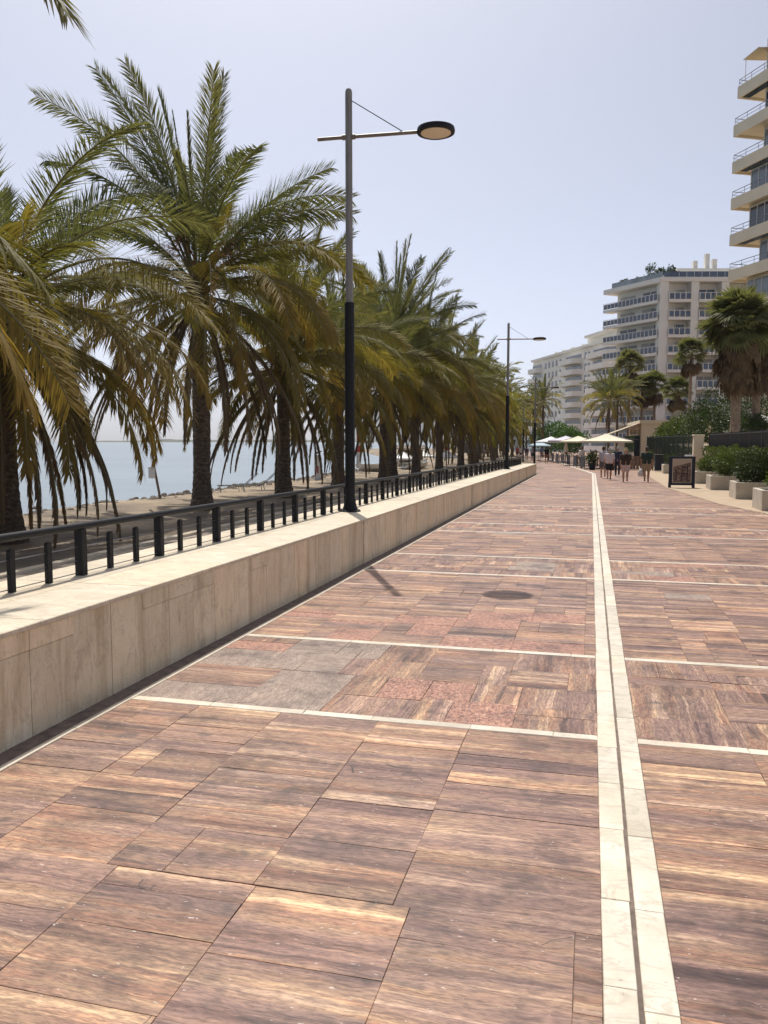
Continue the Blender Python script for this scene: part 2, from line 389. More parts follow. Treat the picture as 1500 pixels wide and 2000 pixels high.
# ------------------------------------------------------------------ railing
RX = -4.4
rail = empty('railing', (RX, 6.27, TOP(6.27)), 0, 'black iron railing with round handrail and stub posts on the wall', 'railing')
def RL(y, z): return (0, y-6.27, z-TOP(6.27))
REND = 53.2
mb = MB(); yy = -3.0; pts = []
while yy < REND: pts.append(RL(yy, TOP(yy)+.44)); yy += 4
pts.append(RL(REND, TOP(REND)+.44)); mb.tube(pts, .033, 12); mb.build('handrail', M['iron'], rail, smooth=True)
def post_mesh(wx, wy, h, rounded):
    mb = MB()
    if rounded:
        prof = [(-wy, 0), (wy, 0), (wy, h-wy)]+[(wy*cos(a), h-wy+wy*sin(a)) for a in [pi*i/8 for i in range(1, 8)]]+[(-wy, h-wy)]
        mb.loft([[(-wx, py, pz) for py, pz in prof], [(wx, py, pz) for py, pz in prof]])
    else: mb.bbox(-wx, wx, -wy, wy, 0, h, .006)
    return mb
pm_main = post_mesh(.04, .04, .415, False).mesh('post', M['iron']); pm_short = post_mesh(.018, .028, .35, True).mesh('stub_post', M['iron'])
k = -6
while True:
    yk = 6.27+k*1.352
    if yk > REND: break
    link('post', pm_main, rail, RL(yk, TOP(yk)))
    for q in (1, 2):
        y2 = yk+q*1.352/3
        if y2 < REND: link('stub_post', pm_short, rail, RL(y2, TOP(y2)))
    k += 1
for hz in (.03, .14, .26):
    mb = MB(); mb.tube([RL(-2, TOP(-2)+hz), RL(12, TOP(12)+hz), RL(30, TOP(30)+hz), RL(REND, TOP(REND)+hz)], .0045, 5); mb.build('cable', M['cable'], rail)
# ------------------------------------------------------------------ street lamps
def make_lamp():
    r = empty('street_lamp', (0, 0, 0))
    mb = MB(); mb.lathe([(.19, 0), (.19, .018), (.15, .024), (.125, .07), (.105, .15), (.095, .24), (.0, .24)], 20, caps=False); b = mb.build('base', M['iron'], r, smooth=False)
    m2 = MB(); m2.lathe([(.014, .018), (.014, .036), (.004, .042)], 6); bm_ = m2.mesh('bolt', M['iron'])
    for a in range(6): link('bolt', bm_, b, (.165*cos(a*pi/3), .165*sin(a*pi/3), 0))
    mb = MB(); mb.lathe([(.088, .22), (.086, 3.64), (.08, 3.66), (.03, 3.66)], 20); mb.build('lower_pole', M['iron'], r, smooth=False)
    mb = MB(); mb.lathe([(.064, 3.6), (.061, 5.5), (.06, 7.20), (.045, 7.24), (0.001, 7.245)], 20); mb.build('upper_pole', M['pole'], r)
    mb = MB(); mb.tube([(-.56, 0, 6.462), (-.1, 0, 6.455), (.6, 0, 6.44), (1.24, 0, 6.425)], [.032, .03, .03, .028], 10); arm = mb.build('cross_arm', M['arm'], r)
    m2 = MB(); m2.tube([(-.115, 0, 6.456), (.115, 0, 6.451)], .045, 10); m2.build('collar', M['arm'], arm)
    mb = MB(); mb.tube([(.05, 0, 7.05), (.98, 0, 6.44)], .008, 6); mb.build('stay_rod', M['iron'], r)
    mb = MB(); mb.lathe([(.285, 0), (.315, .012), (.32, .05), (.31, .09), (.24, .118), (.001, .13)], 32, caps=False); mb.lathe([(.285, 0), (.25, .012)], 32, caps=False)
    h = mb.build('lamp_head', M['iron'], r, (1.52, 0, 6.37), (0, radians(0), 0)); m2 = MB(); m2.lathe([(.001, .002), (.252, .008)], 32, caps=False); m2.build('diffuser', M['diffuser'], h)
    return r
lamp = make_lamp(); GL = 'street lamps along the promenade wall'
lamp.location = (-4.15, 13.79, TOP(13.79)+.001); tag(lamp, 'tall lamp post nearest the camera, grey above and black below, one round lamp head', 'street lamp', GL)
for (x, y, z, lab) in [(-4.1, 41.0, None, 'second lamp post along the wall, beyond the nearest one'), (-4.4, 66, 'g', 'third lamp post, black, just past the end of the low wall'), (-7.4, 92, 'g', 'fourth lamp post, thin and distant among palm trunks')]:
    o = copy_tree(lamp); o.location = (x, y, TOP(y)+.001 if z is None else G(y)); tag(o, lab, 'street lamp', GL)
# ------------------------------------------------------------------ sea, beach, terrace
def mat_water():
    t = NT('sea_water'); p = t.pos()
    a = t.noise(t.map(p, (.5, .5, 1)), 1.0, 6, .62); b = t.noise(t.map(p, (.05, .05, 1)), 1, 4, .6); 
    t.bump(t.math('ADD', t.math('MULTIPLY', a, .5), t.math('MULTIPLY', b, 2.0)), .6, .35)
    c = t.ramp(b, [(.3, (.11,.155,.175)), (.7, (.16,.21,.225))])
    return t.fin(c, .28, spec=.5)
M['water'] = mat_water()
def mat_sand():
    t = NT('beach_sand'); p = t.pos(); n = t.noise(p, .35, 6, .65); f = t.noise(p, 9, 6, .7)
    c = t.ramp(n, [(.32, (.14,.115,.085)), (.5, (.26,.205,.145)), (.68, (.40,.32,.215))])
    c = t.mix(.6, c, t.ramp(f, [(.3, (.7,.68,.66)), (.6, (1.08,1.06,1.04))]), 'MULTIPLY'); t.bump(f, .7, .05)
    return t.fin(c, .95)
M['sand'] = mat_sand()
SEA = -1.5
mb = MB(); mb.add([(-16000, -2500, SEA), (3500, -2500, SEA), (3500, 16000, SEA), (-16000, 16000, SEA)], [(0,1,2,3)])
sea = mb.build('sea', M['water']); tag(sea, kind='structure')
# beach: sand sheet from the promenade wall to the water, edge wandering
def shore(y): return interp(y, [-40, 20, 50, 70, 105, 150, 220, 330], [-17.6, -17.6, -17.7, -20, -24.5, -36, -60, -95])+.35*noise.noise((y*.21, 3, 0))+.2*noise.noise((y*.7, 9, 0))
mb = MB(); rows = [-40+2*i for i in range(0, 186)]; nx = 15; V = []
for y in rows:
    s = shore(y)
    for i in range(nx):
        u = i/(nx-1); 
        x = lerp(-4.7 if y < 56 else -2.5-(y-56)*.11, s, min(1, u/.8)) if u <= .8 else s-(u-.8)*12
        z = lerp(-.12, -.32, min(1, u/.8))+G(y)*.6+.05*noise.noise((x*.5, y*.4, 0))+.05*noise.noise((x*1.7, y*1.3, 4))
        if u > .8: z -= (u-.8)*12*.62
        V.append((x, y, z))
mb.add(V, [(r*nx+i, r*nx+i+1, (r+1)*nx+i+1, (r+1)*nx+i) for r in range(len(rows)-1) for i in range(nx-1)])
beach = mb.build('beach', M['sand'], smooth=True); tag(beach, kind='structure')
def BZ(x, y):
    s = shore(y); x0 = -4.7 if y < 56 else -2.5-(y-56)*.11; u = min(1, max(0, (x-x0)/(s-x0)))
    return lerp(-.12, -.32, u)+G(y)*.6
# ------------------------------------------------------------------ palms
def mat_leaf(name, c0, c1, tip, tipw, trans=.42, rough=.65):
    t = NT(name); at = t.n('Attribute', attribute_name='stone'); sep = t.n('SeparateColor', {0: at.outputs['Color']})
    r = t.rnd(); f = t.math('ADD', t.math('MULTIPLY', sep.outputs[1], .55), t.math('MULTIPLY', r, .45))
    c = t.mix(f, c0, c1)
    tp = t.math('MULTIPLY', t.math('POWER', sep.outputs[0], 1.6), t.math('MULTIPLY', t.math('ADD', .4, r), tipw), True)
    c = t.mix(tp, c, tip)
    t.fin(c, rough, spec=.15)
    tr = t.n('BsdfTranslucent', {0: t.mix(1, c, (1.25,1.2,.6), 'MULTIPLY')})
    mx = t.n('MixShader', {0: trans, 1: t.b.outputs[0], 2: tr.outputs[0]}); t.L(mx.outputs[0], t.out.inputs[0])
    return t.m
M['frond_g'] = mat_leaf('palm_green', (.085,.105,.052), (.18,.195,.10), (.22,.20,.085), .4)
M['frond_o'] = mat_leaf('palm_olive', (.10,.12,.045), (.20,.205,.075), (.33,.245,.06), .58)
M['frond_y'] = mat_leaf('palm_yellowing', (.11,.115,.042), (.225,.20,.072), (.36,.235,.065), .62)
M['frond_d'] = mat_leaf('palm_dead', (.10,.075,.052), (.23,.175,.12), (.25,.16,.085), .5, .2, .7)
M['skirt'] = mat_leaf('fan_palm_dead_skirt', (.05,.038,.027), (.13,.095,.065), (.15,.10,.05), .5, .12, .8)
M['rachis'] = simple('palm_midrib', (.17,.15,.07), .5, 0, .3, 4)
def mat_trunk():
    t = NT('palm_trunk'); p = t.objc(); n = t.noise(t.map(p, (6, 6, 14)), 1.2, 6, .65); v = t.n('TexVoronoi', {'Vector': t.map(p, (5, 5, 9)), 'Scale': 1.3}).outputs[0]
    c = t.ramp(n, [(.34, (.05,.038,.028)), (.5, (.125,.095,.07)), (.66, (.22,.17,.125))]); t.bump(t.math('ADD', n, v), .8, .04)
    return t.fin(c, .9)
M['trunk'] = mat_trunk()
M['boot'] = simple('palm_boots', (.06,.045,.03), .85, 0, .5, 9)
M['fruit'] = simple('palm_fruit_stalk', (.30,.13,.05), .6, 0, .35, 7)
def frond_geo(mb, L, e0, droop, n=84, ll=.62, la=42, vee=25, sag=.0, fold=1.0, seed=0, sway=0.0, X=None, wd=.0175, twist=0.0):
    """one pinnate frond starting at the origin towards +X; X maps a point to the target frame"""
    rnd = random.Random(seed); X = X or (lambda p: p); col = mb.col if mb.col is not None else []
    K = 22; pts = []; p = Vector((0,0,0)); tg = []
    for i in range(K+1):
        t = i/K; e = radians(e0-droop*t**1.35); yaw = sway*t*t
        d = Vector((cos(e)*cos(yaw), cos(e)*sin(yaw), sin(e))); tg.append(d); pts.append(p.copy()); p = p+d*(L/K)
    n0 = len(mb.v); mb.m = 1
    mb.tube([X(q) for q in pts], [.035*(1-i/K)**.8*(L/6)+.006 for i in range(K+1)], 5, False)
    col += [(i//5/K, .5, 0, 1) for i in range(len(mb.v)-n0)]; mb.m = 0
    for i in range(n):
        t = .14+.86*(i+.5)/n; q = t*K; k = min(K-1, int(q)); f = q-k
        P = pts[k].lerp(pts[k+1], f); T = tg[k].lerp(tg[k+1], f).normalized()
        S0 = Vector((-sin(sway*t*t), cos(sway*t*t), 0)); N = S0.cross(T)*-1
        if N.dot(Vector((0,0,1))) < 0 and e0-droop*t > -80: N = -N
        tw = radians(twist)*(.45+.55*t); S0, N = S0*cos(tw)+N*sin(tw), N*cos(tw)-S0*sin(tw)
        prof = (min(1, (t-.08)/.22)**.7)*(1-max(0, (t-.55)/.45)**2*.55)
        for s in (-1, 1):
            l = ll*prof*rnd.uniform(.78, 1.1); a = radians(la*lerp(1.2, .75, t)+rnd.uniform(-9, 9))*fold; v = radians(vee+rnd.uniform(-22, 22))
            d = T*cos(a)+(S0*s*cos(v)+N*sin(v))*sin(a); d.z -= sag*rnd.uniform(.6, 1.3); d.normalize()
            wv = d.cross(N*cos(rnd.uniform(-.9, .9))+S0*s*.6)
            if wv.length < 1e-3: wv = S0.copy()
            wv.normalize(); w_ = wd*rnd.uniform(.8, 1.25)
            m1 = P+d*l*.5; d2 = d.copy(); d2.z -= .12+sag*.3; d2.normalize(); tip = m1+d2*l*.5
            b = len(mb.v)
            mb.v += [tuple(X(P-wv*w_*.5)), tuple(X(P+wv*w_*.5)), tuple(X(m1+wv*w_)), tuple(X(m1-wv*w_)), tuple(X(tip))]
            mb.f += [(b,b+1,b+2,b+3), (b+3,b+2,b+4)]; mb.mi += [0, 0]
            rr = rnd.random(); col += [(t, rr, 0, 1)]*3+[(min(1, t+.15), rr, 0, 1)]*2
    mb.col = col
CLASSES = { # L, e0, droop, leaflet length, angle, vee, sag, fold, material
 'U': (6.6, 84, 10, .85, 34, 30, .0, 1, 'frond_g'), 'V': (6.5, 72, 28, .92, 42, 22, .0, 1, 'frond_g'), 'A': (6.4, 60, 62, .95, 48, 15, .04, 1, 'frond_g'),
 'B': (6.2, 42, 92, .92, 50, 8, .12, 1, 'frond_o'), 'C': (6.1, 20, 98, .88, 48, 5, .14, 1, 'frond_y'), 'D': (6.0, -8, 76, .78, 40, 0, .2, 1, 'frond_y'),
 'H': (6.0, -38, 50, .60, 20, 0, .5, .8, 'frond_d'), 'S': (6.0, 86, 5, .55, 9, 20, 0, 1, 'frond_g')}
FR = {}
for ci, (c, a) in enumerate(CLASSES.items()):
    FR[c] = []
    for v in range(3):
        mb = MB(); L, e0, dr, ll, la, vee, sag, fold, mt = a
        frond_geo(mb, L*(1, .93, 1.06)[v], e0, dr*(1, 1.12, .9)[v], 150, ll, la, vee, sag, fold, ci*10+v, (0, .12, -.12)[v], twist=(18, -58, 62)[v] if c in 'UVABC' else 0)
        FR[c].append(mb.mesh('frond', [M[mt], M['rachis']]))
def trunk_mesh(h, r0, r1, seed, lean=0.0):
    rnd = random.Random(seed); mb = MB(); n = 18; rings = []; K = int(h/.09)
    for i in range(K+1):
        z = -.3+(h+.3)*i/K; t = max(0, z/h); r = lerp(r0, r1, t)+.16*math.exp(-max(0, z)*2.2)
        ring = []
        for j in range(n):
            a = 2*pi*j/n; q = (i*.5+j) % 2
            rr = r*(1+.05*((i+j) % 2)+.03*rnd.uniform(-1, 1)); ring.append((rr*cos(a)+lean*t*t*h, rr*sin(a), z))
        rings.append(ring)
    mb.loft(rings, True); return mb
def boots_mesh(seed, r=.3, h=1.3):
    rnd = random.Random(seed); mb = MB()
    mb.lathe([(r*.8, -h*.75), (r*1.12, -h*.35), (r*1.2, 0), (r*.9, h*.3), (.05, h*.5)], 14)
    for i in range(70):
        a = i*2.39996; z = lerp(-h*.75, h*.25, i/70); L = rnd.uniform(.2, .45); u = Vector((cos(a), sin(a), 0)); d = (u+Vector((0,0,lerp(1.0, 1.6, i/70)))).normalized()
        p = u*r*.95+Vector((0,0,z)); s = Vector((-sin(a), cos(a), 0))*.06; nn = u*.02
        mb.loft([[p-s-nn, p+s-nn, p+s+nn, p-s+nn], [p+d*L-s*.55-nn*.6, p+d*L+s*.55-nn*.6, p+d*L+s*.55+nn*.6, p+d*L-s*.55+nn*.6]])
    return mb
def stalk_mesh(seed):
    rnd = random.Random(seed); mb = MB(); pts = []; p = Vector((0,0,0))
    for i in range(8):
        e = radians(70-12*i); pts.append(p.copy()); p = p+Vector((cos(e), 0, sin(e)))*.2
    mb.tube(pts, [.025]*8, 5)
    for i in range(34):
        q = pts[rnd.randint(5, 7)]; d = Vector((rnd.uniform(-.1, .8), rnd.uniform(-.5, .5), rnd.uniform(-.7, .5)))
        mb.tube([q, q+d*.5, q+d*.9+Vector((0,0,-.25))], [.007, .006, .004], 3, False)
    return mb
BOOTS = [boots_mesh(i).mesh('leaf_bases', M['boot']) for i in range(2)]; STALK = stalk_mesh(3).mesh('fruit_stalk', M['fruit'])
GP = 'date palms in the row along the beach'
def default_fronds(seed, n=(4, 7, 12, 16, 18, 14, 20)):
    rnd = random.Random(seed); out = []; k = 0
    for c, m in zip('UVABCDH', n):
        for i in range(m):
            az = 360*(i+rnd.uniform(-.3, .3))/m+k*37; out.append((c, az, rnd.uniform(.86, 1.05), rnd.uniform(-5, 5)))
        k += 1
    return out
def wind(az, c):
    k = {'U': 0, 'V': 0, 'S': 0, 'A': 4, 'B': 10, 'C': 16, 'D': 14, 'H': 6}[c]; a = radians(az); t = radians(-20)
    return az-k*sin(a-t)
def frond_matrix(c, az, scl, tilt, zc, r=.22):
    a = radians(wind(az, c)); dz = {'S': .5, 'U': .45, 'V': .4, 'A': .3, 'B': .12, 'C': -.08, 'D': -.3, 'H': -.55}[c]
    wb = radians({'U': 3, 'V': 5, 'A': 8, 'B': 8, 'C': 5, 'D': 4, 'H': 3, 'S': 0}[c])
    return Matrix.Translation((r*cos(a), r*sin(a), zc+dz)) @ Matrix.Rotation(wb, 4, 'Y') @ Matrix.Rotation(a, 4, 'Z') @ Matrix.Rotation(radians(-tilt), 4, 'Y') @ Matrix.Scale(scl, 4)
def date_palm(x, y, zb, hc, label, seed, fronds=None, rad=.25, scale=1.0, group=GP, stalks=6):
    rnd = random.Random(seed); r = empty('date_palm', (x, y, zb), 0, label, 'palm tree', group)
    trunk_mesh(hc-.3, rad, rad*.92, seed).build('trunk', M['trunk'], r)
    b = link('leaf_bases', BOOTS[seed % 2], r, (0, 0, hc-.1), (0, 0, rnd.uniform(0, 6)), rad/.27)
    for i, (c, az, s, t) in enumerate(fronds or default_fronds(seed)):
        o = link('frond', rnd.choice(FR[c]), r); o.matrix_local = frond_matrix(c, az, s*scale, t, hc, rad*.8)
    for i in range(stalks):
        link('fruit_stalk', STALK, r, (0, 0, hc+.3), (0, rnd.uniform(-.3, .2), i*6.283/max(1, stalks)+rnd.random()), rnd.uniform(.9, 1.3))
    return r
# nearest palm, off the left edge: only some fronds reach into view
fN = [f for f in default_fronds(21, (0, 0, 0, 5, 7, 10, 8))]+[('A', 6, 1.1, 6), ('C', 50, 1.12, 14), ('C', 66, 1.0, 4), ('B', 40, .95, -6)]
date_palm(-12.1, 7.3, -.15, 4.7, 'date palm beyond the left edge, only its drooping frond tips show', 21, fN)
fX = [f for f in default_fronds(33, (3, 4, 8, 10, 10, 8, 8)) if f[0] in 'DH' or 110 < f[1] % 360 < 310]+[('B', 30, 1.0, 0)]
date_palm(-10.45, 5.22, -.15, 6.4, 'date palm out of view at upper left, one frond tip in the corner', 33, fX)
date_palm(-12.13, 14.66, -.18, 4.7, 'short date palm at the left edge with hanging dead fronds and thick trunk', 5, default_fronds(5, (0, 0, 8, 16, 20, 20, 24)), rad=.30, scale=.8)
f1 = [('U', -30, 1.03, 2), ('U', 175, .96, -4), ('V', 205, 1.06, 2), ('V', 222, 1.0, -2), ('S', 25, .98, 1), ('S', 145, .90, 3), ('S', 225, .86, 0), ('V', 190, .92, 6), ('A', 207, 1.12, 4), ('A', 198, .98, 16), ('A', 215, 1.0, -4), ('V', 250, .95, 0), ('V', 300, .98, 0),
      ('V', 27, 1.0, -14), ('A', 22, 1.05, 4), ('A', 8, 1.0, -4), ('A', 38, .95, 0), ('B', 20, 1.12, 6), ('B', 35, 1.0, 0), ('V', 95, .9, 0), ('A', 85, 1, 0), ('A', 130, 1, 0), ('A', 255, .9, -4), ('A', 310, 1, -4), ('B', 355, .98, 2), ('B', 300, .95, 0), ('B', 60, 1, 0), ('B', 190, .95, 4), ('B', 225, .9, 0), ('A', 280, .9, 0), ('B', 207, 1.0, 0)]
f1 += [f for f in default_fronds(8) if f[0] in 'CDH']
date_palm(-11.97, 23.44, -.2, 6.9, 'tallest date palm with a fan of upright fronds against the sky', 8, f1, scale=.89)
date_palm(-11.63, 29.67, -.22, 5.2, 'date palm behind the tallest one, its dark trunk left of the lamp post', 9, scale=.84)
date_palm(-11.8, 37.3, -.26, 5.2, 'date palm hidden behind the nearest lamp post', 10, default_fronds(10, (3, 5, 9, 12, 14, 10, 14)), scale=.84)
date_palm(-12.0, 48.85, -.33, 7.7, 'date palm with tall upright crown right of the nearest lamp post', 11, rad=.3, scale=.95)
date_palm(-10.38, 48.45, -.32, 6.2, 'slim trunked date palm close beside the tall crowned one', 12, default_fronds(12, (3, 5, 9, 12, 12, 8, 10)), rad=.22, scale=.82)
date_palm(-11.0, 43.0, -.3, 5.3, 'date palm with orange tipped fronds low behind the railing', 13, default_fronds(13, (3, 5, 9, 12, 14, 10, 12)), scale=.82)
date_palm(-10.5, 57.0, -.36, 5.6, 'date palm in the middle of the row, beyond the paired trunks', 14, scale=.84)
date_palm(-10.2, 65.0, -.4, 5.4, 'date palm left of the second lamp post, fronds drooping towards it', 15, scale=.84)
# far palms: crown joined
def joined_crown(seed, n, scale=1.0):
    rnd = random.Random(seed); mb = [MB(), MB(), MB()]
    for (c, az, s, t) in default_fronds(seed, n):
        L, e0, dr, ll, la, vee, sag, fold, mt = CLASSES[c]; m = frond_matrix(c, az, s*scale, t, 0)
        g = {'frond_g': 0, 'frond_o': 1, 'frond_y': 1, 'frond_d': 2}[mt]
        frond_geo(mb[g], L, e0, dr, 26, ll*1.05, la, vee, sag, fold, rnd.randint(0, 9999), 0, lambda p: m @ Vector(p), .07, twist=rnd.uniform(-60, 60) if c in 'UVABC' else 0)
    return [mb[0].mesh('crown', [M['frond_g'], M['rachis']]), mb[1].mesh('crown', [M['frond_o'], M['rachis']]), mb[2].mesh('crown', [M['frond_d'], M['rachis']])]
CR = [joined_crown(30+i, (3, 5, 10, 12, 10, 6, 6)) for i in range(2)]
TRK = trunk_mesh(7.0, .24, .21, 77).mesh('trunk', M['trunk'])
def far_palm(x, y, zb, hc, label, seed, scale=1.0, group=GP):
    rnd = random.Random(seed); r = empty('date_palm', (x, y, zb), rnd.uniform(0, 6), label, 'palm tree', group)
    link('trunk', TRK, r, scale=(scale, scale, hc/7.0))
    for q, m in zip(('crown', 'crown', 'dead_skirt'), CR[seed % 2]): link(q, m, r, (0, 0, hc), (0, 0, 0), scale)
    return r
ORD = ('nearest', 'second nearest', 'third', 'fourth', 'fifth', 'sixth', 'seventh', 'eighth', 'farthest')
for i, (x, y, h) in enumerate([(-10.6, 74, 5.4), (-11.4, 83, 5.2), (-10.8, 93, 5.2), (-12.2, 104, 5.4), (-14.5, 108, 5.0), (-13.2, 117, 5.4), (-12.0, 128, 5.0), (-15.5, 131, 5.2), (-14.6, 140, 5.4)]):
    far_palm(x, y, -.45, h, ORD[i]+' date palm of the distant clump between the second and third lamp posts', 40+i, .9, group='distant date palms past the second lamp post')
# ------------------------------------------------------------------ beach furniture, far coast
M['white'] = simple('white_paint', (.72,.72,.70), .5, 0, .06, 3)
M['offwhite'] = simple('cream_canvas', (.74,.66,.50), .8, 0, .06, 3)
M['wood'] = simple('weathered_wood', (.22,.15,.10), .8, 0, .3, 9)
M['red'] = simple('red_print', (.45,.06,.06), .6)
M['steel'] = simple('galvanised_steel', (.32,.32,.31), .4, .7)
M['thatch'] = simple('grey_thatch', (.17,.145,.12), .95, 0, .4, 16, bump=.6)
M['black'] = simple('matt_black', (.02,.02,.022), .7)
M['navy'] = simple('navy_canvas', (.022,.026,.045), .8)
# concrete path behind the wall with pale kerbs
mb = MB(); pys = [-20, 20, 60]
mb.add([(x, y, -.075+G(y)*.6) for y in pys for x in (-8.4, -4.75)], [(0,1,3,2), (2,3,5,4)])
tag(mb.build('beach_path', M['asphalt_path']), kind='structure')
kerb = MB()
for x0, x1 in ((-5.5, -5.38), (-6.35, -6.2), (-8.5, -8.32)):
    kerb.loft([[(x0, y, -.3+G(y)*.6), (x1, y, -.3+G(y)*.6), (x1, y, -.03+G(y)*.6), (x0, y, -.03+G(y)*.6)] for y in (-20, 20, 60)])
tag(kerb.build('path_kerb', M['coping']), kind='structure')
def feather_flag(x, y, label, h=3.6, seed=0):
    r = empty('feather_flag', (x, y, BZ(x, y)), .15, label, 'flag', 'feather flags on the beach')
    mb = MB(); pts = [(0, 0, 0), (0, 0, h*.5), (.03, 0, h*.75), (.12, 0, h*.9), (.34, 0, h*.99), (.6, 0, h*.97), (.78, 0, h*.9)]
    mb.tube(pts, [.022, .02, .018, .016, .014, .012, .01], 6); mb.build('pole', M['black'], r)
    m = MB(); K = 14
    for i in range(K+1):
        t = i/K; z = lerp(.35, h*.95, t); wd = lerp(.28, .8, t**1.3)*(1 if t < .93 else .8); o = .02 if t < .75 else .02+.25*((t-.75)/.25)**2
        m.v += [(o, .03*sin(t*9), z), (o+wd*.5, .05*sin(t*7+1), z), (o+wd, .05*sin(t*8+2), z-.1*t)]
    for i in range(K):
        for j in range(2): m.f.append((i*3+j, i*3+j+1, i*3+j+4, i*3+j+3)); m.mi.append(1 if 4 < i < 11 and not (i == 7) else 0)
    m.build('banner', [M['white'], M['red']], r)
    return r
feather_flag(-16.9, 57.9, 'tall white and red feather flag on the beach right of the nearest lamp post', 3.9)
feather_flag(-14.6, 82, 'narrow red and white feather flag farther along the beach', 3.6)
r = empty('notice_board', (-15.9, 46.1, -.46), .25, 'narrow white upright notice board with a red mark at the water edge', 'sign')
mb = MB(); mb.bbox(-.2, .2, -.05, .05, 0, 1.55, .01); mb.build('board', M['white'], r)
mb = MB(); mb.lathe([(.001, -.056), (.09, -.0561)], 12); o = mb.build('emblem', M['red'], r, (0, 0, .95), (pi/2, 0, 0)); o.location = (0, 0, .95)
mb = MB(); mb.box(-.05, .05, -.056, -.0505, .45, .88); mb.build('emblem', M['red'], r)
# gull on the board
def bird(x, y, z, rz, label):
    r = empty('bird', (x, y, z), rz, label, 'bird')
    mb = MB(); mb.loft([[(px, ry*cos(a), pz+rz_*sin(a)) for a in [2*pi*i/8 for i in range(8)]] for px, pz, ry, rz_ in [(-.24, .10, .01, .008), (-.16, .115, .03, .025), (-.05, .13, .06, .06), (.06, .15, .06, .065), (.12, .18, .035, .045), (.15, .215, .034, .036), (.18, .225, .03, .03), (.205, .222, .012, .012), (.24, .215, .003, .003)]], True)
    mb.build('body', M['black'], r, smooth=True)
    for s in (-1, 1):
        mb = MB(); mb.tube([(.01, s*.025, .1), (.02, s*.025, 0)], .005, 5); mb.build('leg', M['black'], r)
        mb = MB(); mb.loft([[(.08, s*.055, .17), (.08, s*.062, .17), (.07, s*.065, .12), (.07, s*.055, .12)], [(-.1, s*.05, .15), (-.1, s*.058, .15), (-.12, s*.055, .11), (-.12, s*.048, .11)], [(-.25, s*.012, .10), (-.25, s*.016, .10), (-.25, s*.016, .09), (-.25, s*.012, .09)]]); mb.build('wing', M['black'], r)
bird(-15.85, 46.1, 1.09, .3, 'dark bird perched on top of the white notice board')
# stacked metal lounger frames
for i, (x, y, rz, lab) in enumerate([(-15.4, 33.6, .5, 'bare metal lounger frame tipped up on the sand left of the dark palm trunk'), (-14.9, 34.6, .2, 'second metal lounger frame lying behind the tipped one')]):
    r = empty('lounger_frame', (x, y, BZ(x, y)), rz, lab, 'sun lounger', 'lounger frames on the sand')
    for s in (-.3, .3):
        mb = MB(); mb.tube([(-.9, s, .3), (.3, s, .3), (.9, s, .85)], .02, 6); mb.build('side_rail', M['steel'], r)
        for q in (-.8, .25):
            mb = MB(); mb.tube([(q, s, .3), (q+.05, s, 0)], .018, 6); mb.build('leg', M['steel'], r)
    for k in range(6):
        px = -.85+k*.3; pz = .3 if px < .3 else .3+(px-.3)*.92
        mb = MB(); mb.tube([(px, -.3, pz), (px, .3, pz)], .014, 5); mb.build('slat', M['steel'], r)
r = empty('lifebuoy_post', (-16.6, 29, -.42), 0, 'leaning wooden post with a white board at the water edge', 'post')
mb = MB(); mb.tube([(0, 0, -.2), (-.32, 0, 1.5)], .05, 8); mb.build('pole', M['wood'], r)
mb = MB(); mb.bbox(-.5, -.2, -.08, -.055, .85, 1.3, .004); mb.build('board', M['white'], r)
# rubble kerb stones along the water edge
rub = random.Random(5)
mb = MB()
for i in range(700):
    y = rub.uniform(12, 95); x = shore(y)+rub.gauss(.25, .45); z = BZ(x, y)-.02; q = rub.uniform(.04, .16)
    n5 = 5; mb.loft([[(x+q*k*rub.uniform(.8, 1.2)*cos(2*pi*j/n5), y+q*k*rub.uniform(.8, 1.2)*sin(2*pi*j/n5), z+q*h) for j in range(n5)] for k, h in ((1, -.3), (1.05, .25), (.55, .6))])
tag(mb.build('shore_stones', M['thatch']), 'loose grey stones and debris along the water edge', 'stones', kind='stuff')
def parasol(x, y, zb, w_, h, mat, label, group, n=8, pole=True, square=False, rise=.55, rz=0):
    r = empty('parasol', (x, y, zb), rz, label, 'parasol', group)
    k = 4 if square else n; off = pi/4 if square else 0; R = w_/2*(sqrt(2) if square else 1)
    mb = MB(); cs = []
    for i in range(k):
        a0 = off+2*pi*i/k; a1 = off+2*pi*(i+1)/k; A = Vector((R*cos(a0), R*sin(a0), h-rise)); B = Vector((R*cos(a1), R*sin(a1), h-rise)); T = Vector((0, 0, h))
        N = 6
        for j in range(N):
            t0, t1 = j/N, (j+1)/N; sg = lambda t: Vector((0, 0, -.10*rise*sin(pi*t)))
            p = [T.lerp(A, t0)+sg(t0), T.lerp(B, t0)+sg(t0), T.lerp(B, t1)+sg(t1), T.lerp(A, t1)+sg(t1)]
            mb.add(p, [(0, 3, 2, 1)])
        m2 = (A+B)/2-Vector((0,0,.18)); mb.add([A, B, B-Vector((0,0,.14)), A-Vector((0,0,.14))], [(0,1,2,3)])
        cs.append(A)
    cn = mb.build('canopy', mat, r)
    for A in cs:
        m2 = MB(); m2.tube([(0, 0, h-.02), A+Vector((0,0,-.02))], .014, 4); m2.build('rib', M['steel'], r)
    m2 = MB(); m2.tube([(0, 0, 0), (0, 0, h+.06)], .03, 8); m2.build('pole', M['wood'] if square else M['steel'], r)
    m2 = MB(); m2.lathe([(.28, 0), (.28, .06), (.06, .1)], 12); m2.build('base', M['steel'], r)
    return r
